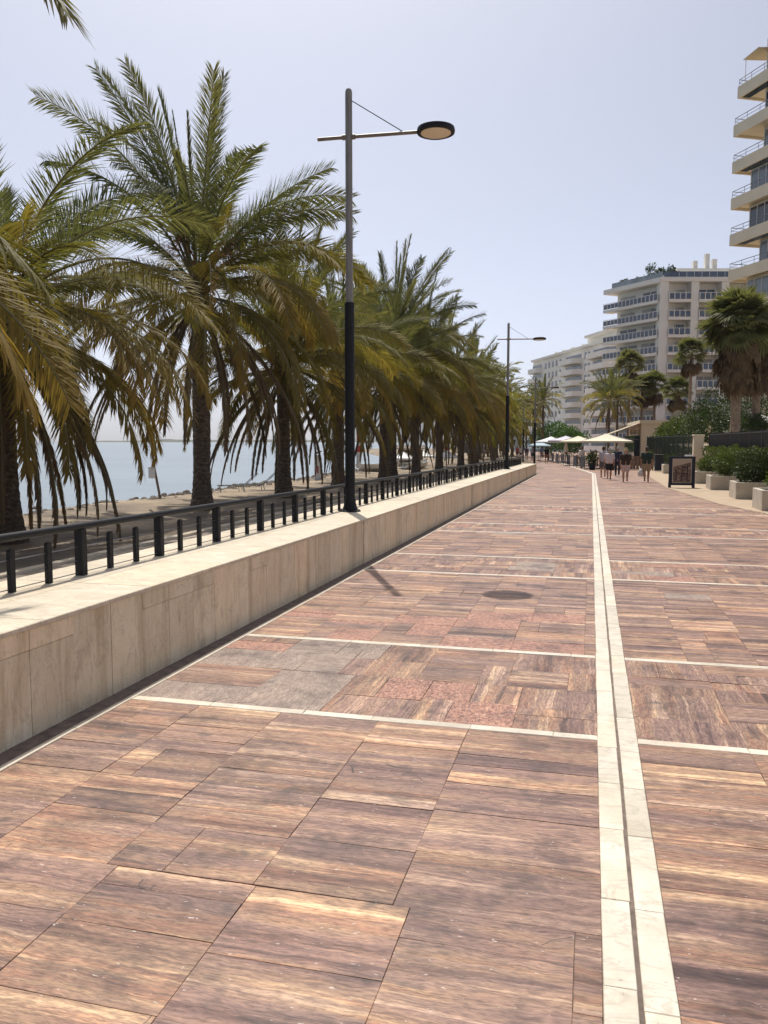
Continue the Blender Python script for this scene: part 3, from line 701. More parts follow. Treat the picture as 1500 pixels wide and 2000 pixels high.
for x, y, lab in [(-15.2, 66, 'white beach parasol nearest, low behind the paired palm trunks'), (-12.6, 72, 'white beach parasol right of the paired palm trunks'), (-15.8, 77, 'white beach parasol behind the others on the sand')]:
    parasol(x, y, BZ(x, y), 2.4, 1.5, M['white'], lab, 'white parasols on the beach')
r = empty('beach_hut', (-15.6, 70.5, BZ(-15.6, 70.5)), .2, 'small brown timber hut on the beach behind the palms', 'hut')
for k in range(9):
    mb = MB(); mb.box(-1.1, 1.1, -.7, .7, .12+k*.17, .12+k*.17+.155); mb.build('plank', M['wood'], r)
mb = MB(); mb.loft([[(-1.3, -.95, 1.68), (1.3, -.95, 1.68), (1.3, -.95, 1.74), (-1.3, -.95, 1.74)], [(-1.3, .95, 1.95), (1.3, .95, 1.95), (1.3, .95, 2.01), (-1.3, .95, 2.01)]]); mb.build('roof', M['thatch'], r)
r = empty('thatched_umbrella', (-10.7, 74.8, BZ(-10.7, 74.8)), 0, 'grey thatched beach umbrella left of the second lamp post', 'parasol')
mb = MB(); mb.lathe([(.05, 0), (.05, 2.3)], 8); mb.build('pole', M['wood'], r)
mb = MB(); tr = random.Random(2)
for ring, (r0, r1, z0, z1) in enumerate([(.05, .75, 2.65, 2.15), (.5, 1.25, 2.35, 1.7), (.9, 1.6, 2.0, 1.25)]):
    for i in range(90):
        a = 2*pi*i/90+tr.uniform(-.04, .04); w2 = .07; rr1 = r1*tr.uniform(.9, 1.1); zz = z1+tr.uniform(-.15, .1)
        mb.add([(r0*cos(a-w2), r0*sin(a-w2), z0), (r0*cos(a+w2), r0*sin(a+w2), z0), (rr1*cos(a+w2*.4), rr1*sin(a+w2*.4), zz), (rr1*cos(a-w2*.4), rr1*sin(a-w2*.4), zz)], [(0,1,2,3)])
mb.build('thatch', M['thatch'], r)
# small boats drawn up on the sand
for x, y, rz, lab in [(-16.3, 61.5, .9, 'white rowing boat drawn up on the sand right of the feather flag'), (-14.3, 66.5, 1.3, 'second white rowing boat on the sand behind the paired palm trunks')]:
    r = empty('rowing_boat', (x, y, BZ(x, y)), rz, lab, 'boat', 'rowing boats on the beach')
    mb = MB(); ho = []; hi = []
    for px, b_, z0, z1 in [(-1.9, .5, .12, .62), (-1.2, .68, .02, .58), (0, .76, 0, .56), (1.2, .58, .03, .64), (1.9, .25, .16, .74), (2.2, .03, .4, .82)]:
        ho.append([(px, -b_, z1), (px, -b_*.8, (z0+z1)*.45), (px, -b_*.25, z0), (px, b_*.25, z0), (px, b_*.8, (z0+z1)*.45), (px, b_, z1), (px, b_*.9, z1), (px, b_*.68, (z0+z1)*.5), (px, 0, z0+.07), (px, -b_*.68, (z0+z1)*.5), (px, -b_*.9, z1)])
    mb.loft(ho); mb.build('hull', M['white'], r)
    for px, b_ in ((-1.0, .6), (.2, .66), (1.1, .5)): mb = MB(); mb.box(px-.12, px+.12, -b_, b_, .40, .44); mb.build('thwart', M['wood'], r)
# motor boat
r = empty('motor_boat', (-298, 621, SEA), .25, 'small white motor boat far out on the sea', 'boat')
mb = MB(); prof = [(-5.5, 1.5, 1.0), (-3, 1.7, 1.05), (1, 1.6, 1.2), (4, .9, 1.5), (5.8, .05, 1.75)]
mb.loft([[(x, -b, z), (x, -b*.75, -.2), (x, b*.75, -.2), (x, b, z)] for x, b, z in prof]); mb.build('hull', M['white'], r)
mb = MB(); mb.loft([[(-3, -1.2, 1.0), (1.6, -1.1, 1.2), (1.6, 1.1, 1.2), (-3, 1.2, 1.0)], [(-2.6, -1, 2.3), (.4, -.9, 2.3), (.4, .9, 2.3), (-2.6, 1, 2.3)]]); mb.build('cabin', M['white'], r)
mb = MB(); mb.box(-2.4, -.2, -1.13, 1.13, 1.6, 2.0); mb.build('window_band', M['black'], r)
# far coast: low wooded headland and blue mountain
def mat_hill():
    t = NT('wooded_coast'); n = t.noise(t.pos(), .012, 6, .6); return t.fin(t.ramp(n, [(.35, (.045,.06,.04)), (.55, (.09,.10,.065)), (.7, (.28,.26,.22))]), .95)
M['hill'] = mat_hill()
def ridge(name, cx, cy, ux, uy, length, depth, hfun, n=160, rows=10):
    mb = MB(); V = []
    for j in range(rows+1):
        v = j/rows
        for i in range(n+1):
            u = i/n; h = hfun(u)*sin(pi*v)**.8
            x = cx+ux*length*(u-.5)-uy*depth*(v-.5); y = cy+uy*length*(u-.5)+ux*depth*(v-.5); V.append((x, y, SEA-3+3.3*min(1, 4*min(v, 1-v))+h*(1+.25*noise.noise((x*.006, y*.006, 2)))))
    mb.add(V, [(j*(n+1)+i, j*(n+1)+i+1, (j+1)*(n+1)+i+1, (j+1)*(n+1)+i) for j in range(rows) for i in range(n)])
    o = mb.build(name, M['hill'], smooth=True); tag(o, kind='structure'); return o
def fade(u): return max(0, min(1, u/.18))*max(0, min(1, (1-u)/.06))
ridge('far_coast', -900, 3300, .94, .34, 2600, 500, lambda u: (6+9*abs(noise.noise((u*7, 1, 0)))+7*abs(noise.noise((u*31, 4, 0))))*fade(u))
ridge('mountain', -2050, 9000, .97, .24, 2600, 2200, lambda u: 620*math.exp(-((u-.52)/.2)**2)*(1+.12*noise.noise((u*9, 7, 0))))
# ------------------------------------------------------------------ right side: pavement, terrace, planters, hedges
M['beige'] = simple('beige_pavement', (.42,.32,.22), .9, 0, .12, 1.5, bump=.15)
M['concrete'] = simple('pale_planter_concrete', (.52,.47,.39), .85, 0, .12, 2.5, bump=.2)
M['soil'] = simple('planter_soil', (.07,.05,.035), .95, 0, .3, 9)
M['cream'] = simple('cream_render', (.70,.61,.46), .85, 0, .06, .6)
M['whitewall'] = simple('white_render', (.80,.77,.695), .85, 0, .05, .25)
M['glassdark'] = simple('dark_glass', (.03,.04,.05), .08, 0, .3, .6, spec=.8)
M['glassblue'] = simple('tinted_balcony_glass', (.06,.08,.12), .12, 0, .3, .8, spec=.8)
M['greyglass'] = simple('grey_window_glass', (.16,.19,.21), .1, 0, .25, .5, spec=.8)
M['railgrey'] = simple('grey_painted_rail', (.16,.17,.20), .5)
M['awning'] = simple('beige_awning', (.50,.42,.29), .85)
M['shutter'] = simple('roller_shutter', (.42,.41,.38), .7)
mb = MB(); ed = [(4.74, -8), (4.74, 24.4), (4.05, 27.9), (3.3, 37.9), (3.5, 60), (3.9, 76)]
for (x0, y0), (x1, y1) in zip(ed, ed[1:]): mb.add([(x0, y0, G(y0)+.006), (30, y0, G(y0)+.006), (30, y1, G(y1)+.006), (x1, y1, G(y1)+.006)], [(0,1,2,3)])
tag(mb.build('pavement', M['beige']), kind='structure')
mb = MB(); mb.add([(-2600, 330, G(330)-.2), (3400, 330, G(330)-.2), (3400, 3000, -2.0), (-600, 3000, -2.0)], [(0,1,2,3)]); mb.add([(39, -400, -.3), (3400, -400, -.3), (3400, 331, -1.6), (39, 331, -1.6)], [(0,1,2,3)])
tag(mb.build('ground', M['beige']), kind='structure')
mb = MB(); mb.loft([[(6.6, y, -.4), (38, y, -.4), (38, y, 2.0+G(y)), (6.6, y, 2.0+G(y))] for y in (14, 76)]); tag(mb.build('terrace', M['cream']), kind='structure')
def mat_foliage(name, a, b):
    t = NT(name); at = t.n('Attribute', attribute_name='stone'); sp = t.n('SeparateColor', {0: at.outputs['Color']})
    n = t.noise(t.pos(), 1.3, 3); c = t.mix(t.math('ADD', t.math('MULTIPLY', sp.outputs[0], .6), t.math('MULTIPLY', n, .4)), a, b); t.fin(c, .55, spec=.3)
    tr = t.n('BsdfTranslucent', {0: t.mix(1, c, (1.2,1.3,.6), 'MULTIPLY')}); mx = t.n('MixShader', {0: .25, 1: t.b.outputs[0], 2: tr.outputs[0]}); t.L(mx.outputs[0], t.out.inputs[0]); return t.m
M['hedge'] = mat_foliage('hedge_leaves', (.045,.068,.02), (.15,.19,.055)); M['bush'] = mat_foliage('dark_bush_leaves', (.022,.038,.015), (.06,.088,.03)); M['bright'] = mat_foliage('bright_leaves', (.05,.11,.02), (.11,.19,.045))
def leaf_cloud(n, shape, size, seed):
    """small folded leaves through a volume; shape(rnd) gives a point and an outward normal"""
    rr = random.Random(seed); mb = MB(); mb.col = []
    for i in range(n):
        p, nn = shape(rr); d = (Vector((rr.gauss(0, 1), rr.gauss(0, 1), rr.gauss(.3, 1)))*.7+nn).normalized(); s = d.cross(Vector((rr.gauss(0, 1), rr.gauss(0, 1), rr.gauss(0, 1)))).normalized(); L = size*rr.uniform(.6, 1.3); w2 = L*.28
        b = len(mb.v); mb.v += [tuple(p), tuple(p+d*L*.5+s*w2), tuple(p+d*L), tuple(p+d*L*.5-s*w2)]; mb.f.append((b, b+1, b+2, b+3)); mb.mi.append(0); mb.col += [(rr.random(), 0, 0, 1)]*4
    return mb
def ball(rx, ry, rz, lump=.18, seed=0):
    def f(rr):
        while True:
            v = Vector((rr.gauss(0, 1), rr.gauss(0, 1), rr.gauss(0, 1)))
            if v.length > .01: break
        v.normalize(); k = (rr.random()**.35)*(1+lump*2*noise.noise(v*1.9+Vector((seed*3.1, 0, 0)))); return Vector((v.x*rx*k, v.y*ry*k, rz+v.z*rz*k)), v
    return f
def slabvol(x, y, z, seed=0):
    def f(rr):
        p = Vector((rr.uniform(0, x), rr.uniform(0, y), 0)); top = z*(1+.14*noise.noise((p.x*.9, p.y*.9, seed))+.06*noise.noise((p.x*3, p.y*3, seed)))
        q = rr.random()
        if q < .4: p.z = top-abs(rr.gauss(0, .1)); n = Vector((0,0,1))
        elif q < .8: p.x = abs(rr.gauss(0, .12))+.1*noise.noise((p.y*1.3, 5, seed)); p.z = rr.uniform(0, top); n = Vector((-1,0,0))
        else: p.y = abs(rr.gauss(0, .12)); p.z = rr.uniform(0, top); n = Vector((0,-1,0))
        return p, n
    return f
def shrub(name, x, y, zb, vol, n, size, mat, label, cat='shrub', group=None, seed=0, stem=.5, rz=0):
    r = empty(name, (x, y, zb), rz, label, cat, group)
    leaf_cloud(n, vol, size, seed).build('foliage', M[mat], r)
    mb = MB(); rr = random.Random(seed)
    for i in range(4): mb.tube([(rr.uniform(-.05, .05), rr.uniform(-.05, .05), -.05), (rr.uniform(-.2, .2)*stem*2, rr.uniform(-.2, .2)*stem*2, stem)], [.03, .012], 5)
    mb.build('stem', M['wood'], r); return r
PL = [(4.82, 25.3, 'nearest pale concrete planter, cut by the right edge'), (4.97, 30.6, 'pale concrete planter holding the big round bush'), (4.95, 36.7, 'pale concrete planter just right of the poster stand'), (5.0, 42.4, 'pale concrete planter half hidden behind the poster stand'), (4.7, 57.0, 'pale concrete planter beside the dark litter bin')]
for x, y, lab in PL:
    r = empty('planter', (x, y, G(y)), 0, lab, 'planter', 'concrete planters along the hedge'); c = .0; W = 1.5; hh = .6
    for (a0, b0, a1, b1) in ((0, 0, .745, .12), (.755, 0, W, .12), (0, 1.33, W, 1.45), (0, .123, .12, 1.327), (W-.12, .123, W, 1.327)):
        mb = MB(); mb.bbox(a0, a1, b0, b1, -.05, hh, .012); mb.build('side_slab', M['concrete'], r)
    mb = MB(); mb.box(.121, W-.121, .121, 1.329, -.03, hh-.08); mb.build('soil', M['soil'], r)
shrub('round_bush', 5.72, 31.35, .38, ball(.75, .72, .62, .12, 3), 4200, .085, 'bush', 'big dark round bush in a concrete planter near the right edge', 'bush', seed=11)
shrub('round_bush', 5.75, 43.2, .33, ball(.62, .6, .40, .1, 5), 2600, .08, 'hedge', 'small clipped green ball bush right of the poster stand', 'bush', seed=12)
shrub('leafy_shrub', 5.7, 37.4, .35, ball(.6, .6, .55, .3, 8), 2600, .09, 'hedge', 'loose green shrub in the planter right of the poster stand', 'shrub', seed=13)
shrub('leafy_shrub', 5.6, 26.0, .4, ball(.5, .5, .35, .3, 9), 1500, .08, 'hedge', 'low shrub in the nearest planter at the right edge', 'shrub', seed=14)
shrub('leafy_shrub', 5.4, 57.7, .28, ball(.55, .55, .4, .3, 10), 1500, .08, 'bush', 'small dark shrub in the planter beside the litter bin', 'shrub', seed=15)
for i, (y, L, lab) in enumerate([(23, 9.0, 'clipped hedge behind the planters at the right edge'), (32.2, 9.0, 'middle stretch of clipped hedge right of the cream pillar'), (41.4, 7.4, 'stretch of clipped hedge ending at the cream pillar')]):
    shrub('hedge', 6.15, y, G(y), slabvol(.7, L, 1.72, i), 9000, .10, 'hedge', lab, 'hedge', 'hedge behind the planters', seed=20+i, stem=1.0)
r = empty('gate_pillar', (5.9, 49.2, G(49)), 0, 'square cream pillar at the end of the dark fence', 'pillar')
mb = MB(); mb.bbox(-.27, .27, -.27, .27, 0, 2.42, .02); mb.build('shaft', M['cream'], r)
mb = MB(); mb.bbox(-.31, .31, -.31, .31, 2.42, 2.5, .015); mb.build('cap', M['cream'], r)
def fence(p0, p1, zb, h, label, mat, step=.14):
    p0, p1 = Vector(p0), Vector(p1); L = (p1-p0).length; r = empty('fence', (p0.x, p0.y, zb), atan2(p1.y-p0.y, p1.x-p0.x), label, 'fence')
    for z in (.06, h-.06): mb = MB(); mb.box(0, L, -.02, .02, z-.025, z+.025); mb.build('rail', mat, r)
    bm_ = MB(); bm_.box(-.011, .011, -.011, .011, 0, h); me = bm_.mesh('bar', mat); n = min(290, int(L/step))
    for i in range(n): link('bar', me, r, ((i+.5)*L/n, 0, 0))
    pm = MB(); pm.box(-.035, .035, -.035, .035, 0, h+.05); pme = pm.mesh('post', mat)
    for i in range(int(L/2.4)+1): link('post', pme, r, (i*L/max(1, int(L/2.4)), 0, 0))
    return r
M['greenfence'] = simple('dark_green_fence', (.015,.028,.02), .6)
fence((6.45, 22), (6.45, 48.9), 1.35, .98, 'black vertical bar fence above the clipped hedge', M['black'])
fence((5.8, 49.6), (4.9, 77), .3, 2.0, 'dark green fence running from the cream pillar towards the restaurant', M['greenfence'], .24)
for i, (y, x) in enumerate([(52, 6.6), (58, 6.5), (64, 6.3), (70, 6.1)]):
    shrub('hedge', x, y, G(y), slabvol(1.2, 6.0, 1.7, 7+i), 3000, .16, 'bush', ('dark hedge behind the green fence nearest the pillar', 'second stretch of dark hedge behind the green fence', 'third stretch of dark hedge behind the green fence', 'dark hedge behind the green fence at the restaurant end')[i], 'hedge', 'dark hedges behind the green fence', seed=60+i, stem=1)
for i, (x, y, z, a, b, m, lab) in enumerate([(8.2, 63, 1.7, 1.7, 1.5, 'bush', 'dark bush on the terrace left of the shaggy fan palm'), (9.4, 70, 1.7, 2.3, 2.2, 'bush', 'tall dark bush behind the terrace bushes'), (7.2, 71, 1.6, 1.5, 1.2, 'hedge', 'green bush above the far end of the dark fence'), (10.6, 60, 1.7, 1.3, 1.0, 'bush', 'dark bush at the foot of the shaggy fan palm'), (12.3, 66, 1.7, 2.8, 2.9, 'bush', 'large dark bush under the cream tower'), (6.5, 75, 1.4, 1.2, 1.0, 'hedge', 'bush beside the restaurant wall'), (13.6, 72, 1.7, 2.2, 2.6, 'bush', 'dark tree-like bush in the tower garden')]):
    shrub('garden_bush', x, y, z, ball(a, a, b, .3, i), 2600, .2, m, lab, 'bush', 'bushes on the raised terrace', seed=80+i)
shrub('garden_tree', -6.5, 150, 0, ball(4.5, 3, 2.6, .3, 4), 3500, .42, 'bright', 'bright green round tree far down beside the white parasols', 'tree', seed=95, stem=2)
shrub('garden_tree', -3.4, 140, 0, ball(2.6, 2.6, 2.1, .3, 6), 2500, .38, 'bright', 'smaller bright green tree right of the far round one', 'tree', seed=96, stem=2)
# litter bin
r = empty('litter_bin', (4.75, 61.3, G(61)), 0, 'dark square litter bin beside the far planter', 'bin')
mb = MB(); mb.bbox(-.3, .3, -.3, .3, .06, 1.12, .02); mb.build('body', M['navy'], r); mb = MB(); mb.bbox(-.33, .33, -.33, .33, 1.12, 1.24, .03); mb.build('lid', M['black'], r)
mb = MB(); mb.box(-.2, .2, -.306, -.301, .85, 1.02); mb.build('opening', M['black'], r)
# poster stand
def mat_poster():
    t = NT('poster_print'); p = t.objc(); s = t.n('SeparateXYZ', {0: p}); z = s.outputs[2]; x = s.outputs[0]
    n = t.noise(t.map(p, (6, 6, 5)), 1.6, 5, .65, .8); ph = t.ramp(n, [(.3, (.02,.015,.015)), (.45, (.10,.05,.04)), (.58, (.24,.15,.12)), (.72, (.45,.36,.30))])
    edge = t.math('ADD', z, t.math('MULTIPLY', x, -.28)); top = t.ramp(edge, [(1.02, (0,)*3), (1.0, (1,)*3)]) if 0 else t.math('GREATER_THAN', edge, 1.04)
    c = t.mix(top, ph, (.45,.34,.26)); return t.fin(c, .35)
M['poster'] = mat_poster()
r = empty('poster_stand', (3.93, 38.1, G(38)), .02, 'dark framed poster stand with a brown photograph on the promenade', 'sign')
for s in (-1, 1):
    mb = MB(); mb.bbox(s*.5-.055, s*.5+.055, -.03, .03, 0, 1.40, .008); mb.build('leg', M['navy'], r)
    mb = MB(); mb.tube([(s*.5, .03, 1.3), (s*.5, .45, 0)], .025, 6); mb.build('rear_strut', M['navy'], r)
for z in (.12, 1.33): mb = MB(); mb.bbox(-.445, .445, -.03, .03, z, z+.07, .006); mb.build('crossbar', M['navy'], r)
mb = MB(); mb.box(-.445, .445, -.012, .012, .19, 1.33); b = mb.build('backing', M['navy'], r)
mb = MB(); mb.box(-.405, .405, -.017, -.0125, .22, 1.30); pb = mb.build('poster_border', M['concrete'], r)
mb = MB(); mb.box(-.375, .375, -.021, -.0175, .245, 1.275); mb.build('poster', M['poster'], r)
pr_ = MB() # chair drawn in the photograph
for a in ((-.02, .02, .3, .8), (.2, .24, .3, 1.0), (-.02, .24, .62, .67), (.0, .22, .9, .94), (-.25, -.22, .35, .85)): pr_.box(a[0], a[1], -.0225, -.0212, a[2], a[3])
pr_.build('printed_chair', M['black'], pb)
mb = MB(); mb.bbox(.1, .47, -.05, .05, 1.405, 1.47, .01); mb.build('top_clip', M['white'], r)
# ------------------------------------------------------------------ fan palms
def fan_leaf(mb, X, size, n, droop, seed, open_=1.0):
    rr = random.Random(seed); pet = size*.9; P0 = Vector((0,0,0)); P1 = Vector((pet, 0, pet*.15))
    b = len(mb.v); col = mb.col if mb.col is not None else []
    for q in (P0, P1): mb.v += [tuple(X(q+Vector((0, .02*size, 0)))), tuple(X(q-Vector((0, .02*size, 0))))]; col += [(.2, .5, 0, 1)]*2
    mb.f.append((b, b+1, b+3, b+2)); mb.mi.append(0)
    for i in range(n):
        a = radians(lerp(-100, 100, (i+.5)/n))*open_; d = Vector((cos(a), sin(a), rr.uniform(-.1, .12))); s = Vector((-sin(a), cos(a), .25)); L = size*(1-.25*abs((i+.5)/n-.5)*2)*rr.uniform(.9, 1.05); w2 = size*.062
        m1 = P1+d*L*.55; tip = P1+d*L*.8+Vector((0, 0, -droop*size*.5))+d*L*.15; b = len(mb.v)
        mb.v += [tuple(X(q)) for q in (P1, m1+s*w2, m1-s*w2, tip)]; mb.f.append((b, b+1, b+3, b+2)); mb.mi.append(0); r1 = rr.random(); col += [(.1, r1, 0, 1), (.6, r1, 0, 1), (.6, r1, 0, 1), (1, r1, 0, 1)]
    mb.col = col
def fan_crown(seed, nl, nd, size, skirt_len):
    rr = random.Random(seed); A = MB(); B = MB(); B.col = None
    for i in range(nl):
        e = lerp(80, -58 if nl > 60 else -25, (i/nl)**.9)+rr.uniform(-8, 8); az = i*137.5; m = Matrix.Rotation(radians(az), 4, 'Z') @ Matrix.Rotation(radians(-e), 4, 'Y') @ Matrix.Rotation(rr.uniform(-.5, .5), 4, 'X')
        fan_leaf(A, lambda p: m @ p, size*rr.uniform(.85, 1.1), 20, rr.uniform(.2, .7), i)
    for i in range(nd):
        zz = -skirt_len*(i/nd)**1.1; e = rr.uniform(-85, -62); az = i*137.5+rr.uniform(-20, 20); m = Matrix.Translation((0, 0, zz)) @ Matrix.Rotation(radians(az), 4, 'Z') @ Matrix.Translation((.25, 0, 0)) @ Matrix.Rotation(radians(-e), 4, 'Y') @ Matrix.Rotation(rr.uniform(-.7, .7), 4, 'X')
        fan_leaf(B, lambda p: m @ p, size*rr.uniform(.75, 1.0), 14, .3, i+900, .6)
    return A.mesh('crown', M['frond_g']), B.mesh('dead_skirt', M['skirt'])
FAN = [fan_crown(1, 90, 110, 1.25, 2.3), fan_crown(2, 40, 30, .95, .5), fan_crown(3, 36, 60, .95, 1.2)]
GF = 'fan palms in front of the apartment blocks'
def fan_palm(x, y, zb, hc, v, label, scale=1.0, rad=.22):
    r = empty('fan_palm', (x, y, zb), x, label, 'palm tree', GF)
    trunk_mesh(hc, rad, rad*.8, int(y)).build('trunk', M['fantrunk'], r)
    link('crown', FAN[v][0], r, (0, 0, hc), (0, 0, 0), scale); link('dead_skirt', FAN[v][1], r, (0, 0, hc), (0, 0, 0), scale); return r
M['fantrunk'] = simple('grey_brown_trunk', (.20,.15,.11), .9, 0, .35, 6, bump=.5)
fan_palm(8.95, 56.3, 1.7, 7.6, 0, 'large shaggy fan palm with a thick skirt of dead leaves at the right', 1.12, .3)
fan_palm(10.9, 60.5, 1.7, 7.4, 0, 'second shaggy fan palm at the right edge, partly behind the large one', 1.0, .28)
fan_palm(9.4, 86, .5, 9.9, 1, 'slender fan palm with small crown between the white block and large palm', 1.15, .17)
fan_palm(4.85, 116, 0, 12.2, 2, 'tall fan palm with brownish crown in front of the white block corner', 1.45, .2)
fan_palm(6.0, 106, 0, 8.3, 1, 'slim fan palm, left of a pair before the white block', 1.2, .17)
fan_palm(7.5, 106.3, 0, 8.7, 1, 'slim fan palm, right of a pair before the white block', 1.3, .17)
fan_palm(8.6, 90, .5, 6.5, 1, 'short fan palm low in front of the white block', 1.1, .17)
GR = 'date palms on the landward side'
far_palm(1.95, 99, -.4, 7.0, 'date palm with spreading crown behind the big cream parasol', 61, .62, GR)
far_palm(3.0, 103, -.4, 7.4, 'date palm just right of the spreading one behind the parasol', 62, .6, GR)
far_palm(-7.6, 133, -.6, 9.0, 'tall slim date palm right of the third lamp post', 64, .62, GR)
far_palm(-9.6, 140, -.6, 8.0, 'date palm left of the tall slim one in the distance', 65, .6, GR)
far_palm(-11.5, 150, -.6, 7.5, 'farthest date palm in the gap beyond the third lamp post', 66, .6, GR)
# ------------------------------------------------------------------ buildings
def bar(mb, p0, p1, r): mb.tube([p0, p1], r, 6)
def add_window(par, x0, x1, z0, z1, y, mat='greyglass', n=2, frame='white', d=.05):
    f = MB(); t = .06
    f.box(x0, x1, y-d, y+d, z0, z0+t); f.box(x0, x1, y-d, y+d, z1-t, z1)
    for i in range(n+1): xx = lerp(x0, x1-t, i/n); f.box(xx, xx+t, y-d+.002, y+d-.002, z0+t, z1-t)
    o = f.build('window', M[frame], par); g = MB()
    for i in range(n): a = lerp(x0, x1-t, i/n)+t; b = lerp(x0, x1-t, (i+1)/n); p = MB(); p.box(a, b, y-.01, y+.01, z0+t, z1-t); p.build('pane', M[mat], o)
    return o
# cream tower
tw = empty('cream_tower', (10.9, 74.8, 0), radians(-61.9), 'cream apartment tower with deep stepped balconies at the right edge', 'building')
UL = 13.0
for k in range(9):
    z = 31.0-2.95*k; u0 = .35 if k == 0 else 0; ext = 0 if k < 5 else (.25 if k == 5 else 0)
    mb = MB(); mb.box(u0, UL, .16, 12, z-.72, z-.50); mb.box(u0, UL, 0, .16, z-.92, z); mb.box(u0, u0+.16, .161, 8, z-.919, z-.001); bal = mb.build('balcony', M['cream'], tw)
    mb = MB(); y = .08
    bar(mb, (u0+.08, y, z+.55), (UL, y, z+.55), .028); bar(mb, (u0+.08, y, z+.28), (UL, y, z+.28), .018); bar(mb, (u0+.08, y, z+.55), (u0+.08, 8, z+.55), .028); bar(mb, (u0+.08, y, z+.28), (u0+.08, 8, z+.28), .018)
    for i in range(9): bar(mb, (u0+.08+i*1.5, y, z), (u0+.08+i*1.5, y, z+.55), .02)
    for i in range(1, 6): bar(mb, (u0+.08, i*1.5, z), (u0+.08, i*1.5, z+.55), .02)
    mb.build('balcony_rail', M['railgrey'], bal)
    wu, wv = (1.15, .95) if k in (3, 4, 6, 7) else (2.1, 1.3)
    mb = MB(); mb.box(wu, UL, wv, 11.8, z-.502, z+2.171); mb.build('wall', M['cream'], tw)
    if k < 8:
        for i, a in enumerate((wu+.15, wu+3.2, wu+6.3)): add_window(tw, a, a+2.7, z-.35, z+1.95, wv-.04, ('greyglass', 'glassdark', 'greyglass')[(i+k) % 3], 3)
    if k in (0, 2, 4):
        mb = MB(); mb.box(.7, 6, .3, .9, z-.9, z-.725); mb.build('rolled_awning', M['glassdark'], tw)
mb = MB(); mb.box(2.6, UL, .9, 11, 33.15, 33.9); mb.build('roof', M['cream'], tw)
mb = MB(); bar(mb, (2.7, 1.0, 34.5), (UL, 1.0, 34.5), .03); [bar(mb, (2.7+i*1.4, 1.0, 33.9), (2.7+i*1.4, 1.0, 34.5), .02) for i in range(8)]; mb.build('roof_rail', M['railgrey'], tw)
mb = MB(); bar(mb, (1.0, .2, 31.0), (1.0, .2, 33.0), .03); mb.build('awning_post', M['white'], tw)
mb = MB(); mb.loft([[(.8, .1, 32.95), (2.6, .1, 33.1), (2.6, .1, 33.16), (.8, .1, 33.0)], [(.8, 3, 33.2), (2.6, 3, 33.45), (2.6, 3, 33.5), (.8, 3, 33.25)]]); mb.build('awning', M['awning'], tw)
mb = MB(); mb.box(.4, UL, .3, 12, 5.3, 6.7); mb.build('beam', M['cream'], tw)
for u in (4.2, 9.0): mb = MB(); mb.box(u, u+1.0, .5, 1.5, 1.5, 5.3); mb.build('column', M['cream'], tw)
mb = MB(); mb.box(2.5, UL, 4, 11.5, 1.6, 5.3); mb.build('ground_floor_wall', M['glassdark'], tw)
parasol(12.6, 67.5, 1.65, 2.4, 2.35, M['white'], 'white parasol on the terrace under the cream tower', 'white terrace parasols', 8, rise=.5)
parasol(10.9, 71, 1.65, 2.2, 2.3, M['white'], 'white parasol on the terrace left of the large palm trunk', 'white terrace parasols', 8, rise=.5)
r = empty('terrace_balustrade', (9.7, 66, 1.66), radians(-20), 'pale glass balustrade under the white terrace parasols', 'railing')
for i in range(4): mb = MB(); mb.box(i*1.2+.03, i*1.2+1.17, -.01, .01, .1, 1.0); mb.build('panel', M['shutter'], r)
for i in range(5): mb = MB(); mb.box(i*1.2-.03, i*1.2+.03, -.03, .03, 0, 1.05); mb.build('post', M['white'], r)
mb = MB(); mb.box(0, 4.8, -.04, .04, 1.051, 1.09); mb.build('handrail', M['white'], r)
# white block with glass balconies
wb = empty('white_block', (11.0, 148.0, 0), 0, 'white apartment block with dark glass balconies and roof terrace', 'building')
def wing(rz, L, length_cells, left_over, sign):
    pass
def rail_panels(par, T, u0, u1, z, y0, y1=None, n=None):
    """white framed balcony front with dark panels; T maps local (u, v, z)"""
    mb = MB(); n = n or max(2, round((u1-u0)/.95))
    f = MB()
    def bx(m, a, b, c, d, e, g):
        m.add([T(*p) for p in ((a,c,e),(b,c,e),(b,d,e),(a,d,e),(a,c,g),(b,c,g),(b,d,g),(a,d,g))], [(0,3,2,1),(4,5,6,7),(0,1,5,4),(1,2,6,5),(2,3,7,6),(3,0,4,7)])
    bx(f, u0, u1, y0, y0+.14, z-.62, z-.12); bx(f, u0, u1, y0+.02, y0+.08, z+.92, z+1.0)
    for i in range(n+1): a = lerp(u0, u1-.12, i/n); bx(f, a, a+.12, y0+.022, y0+.078, z-.12, z+.92)
    bx(f, u0, u1, y0+.141, y0+2.2, z-.60, z-.4)
    o = f.build('balcony', M['whitewall'], par)
    for i in range(n):
        a = lerp(u0, u1-.12, i/n)+.16; b = lerp(u0, u1-.12, (i+1)/n)-.04; p = MB(); bx(p, a, b, y0+.03, y0+.07, z-.02, z+.84); p.build('glass_panel', M['glassblue'], o)
    return o
def mkT(ang, ox=0, oy=0): c, s_ = cos(ang), sin(ang); return lambda u, v, z: (ox+u*c-v*s_, oy+u*s_+v*c, z)
T1 = mkT(atan2(-.744, .668), 1.74-11.0, 158.2-148.0); T2 = mkT(atan2(.245, .97))
def tbox(T, a, b, c, d, e, g, name, mat, par):
    m = MB(); m.add([T(*p) for p in ((a,c,e),(b,c,e),(b,d,e),(a,d,e),(a,c,g),(b,c,g),(b,d,g),(a,d,g))], [(0,3,2,1),(4,5,6,7),(0,1,5,4),(1,2,6,5),(2,3,7,6),(3,0,4,7)]); return m.build(name, M[mat], par)
tbox(T1, 1.6, 13.6, 1.8, 14, -1, 28.9, 'wall', 'whitewall', wb)
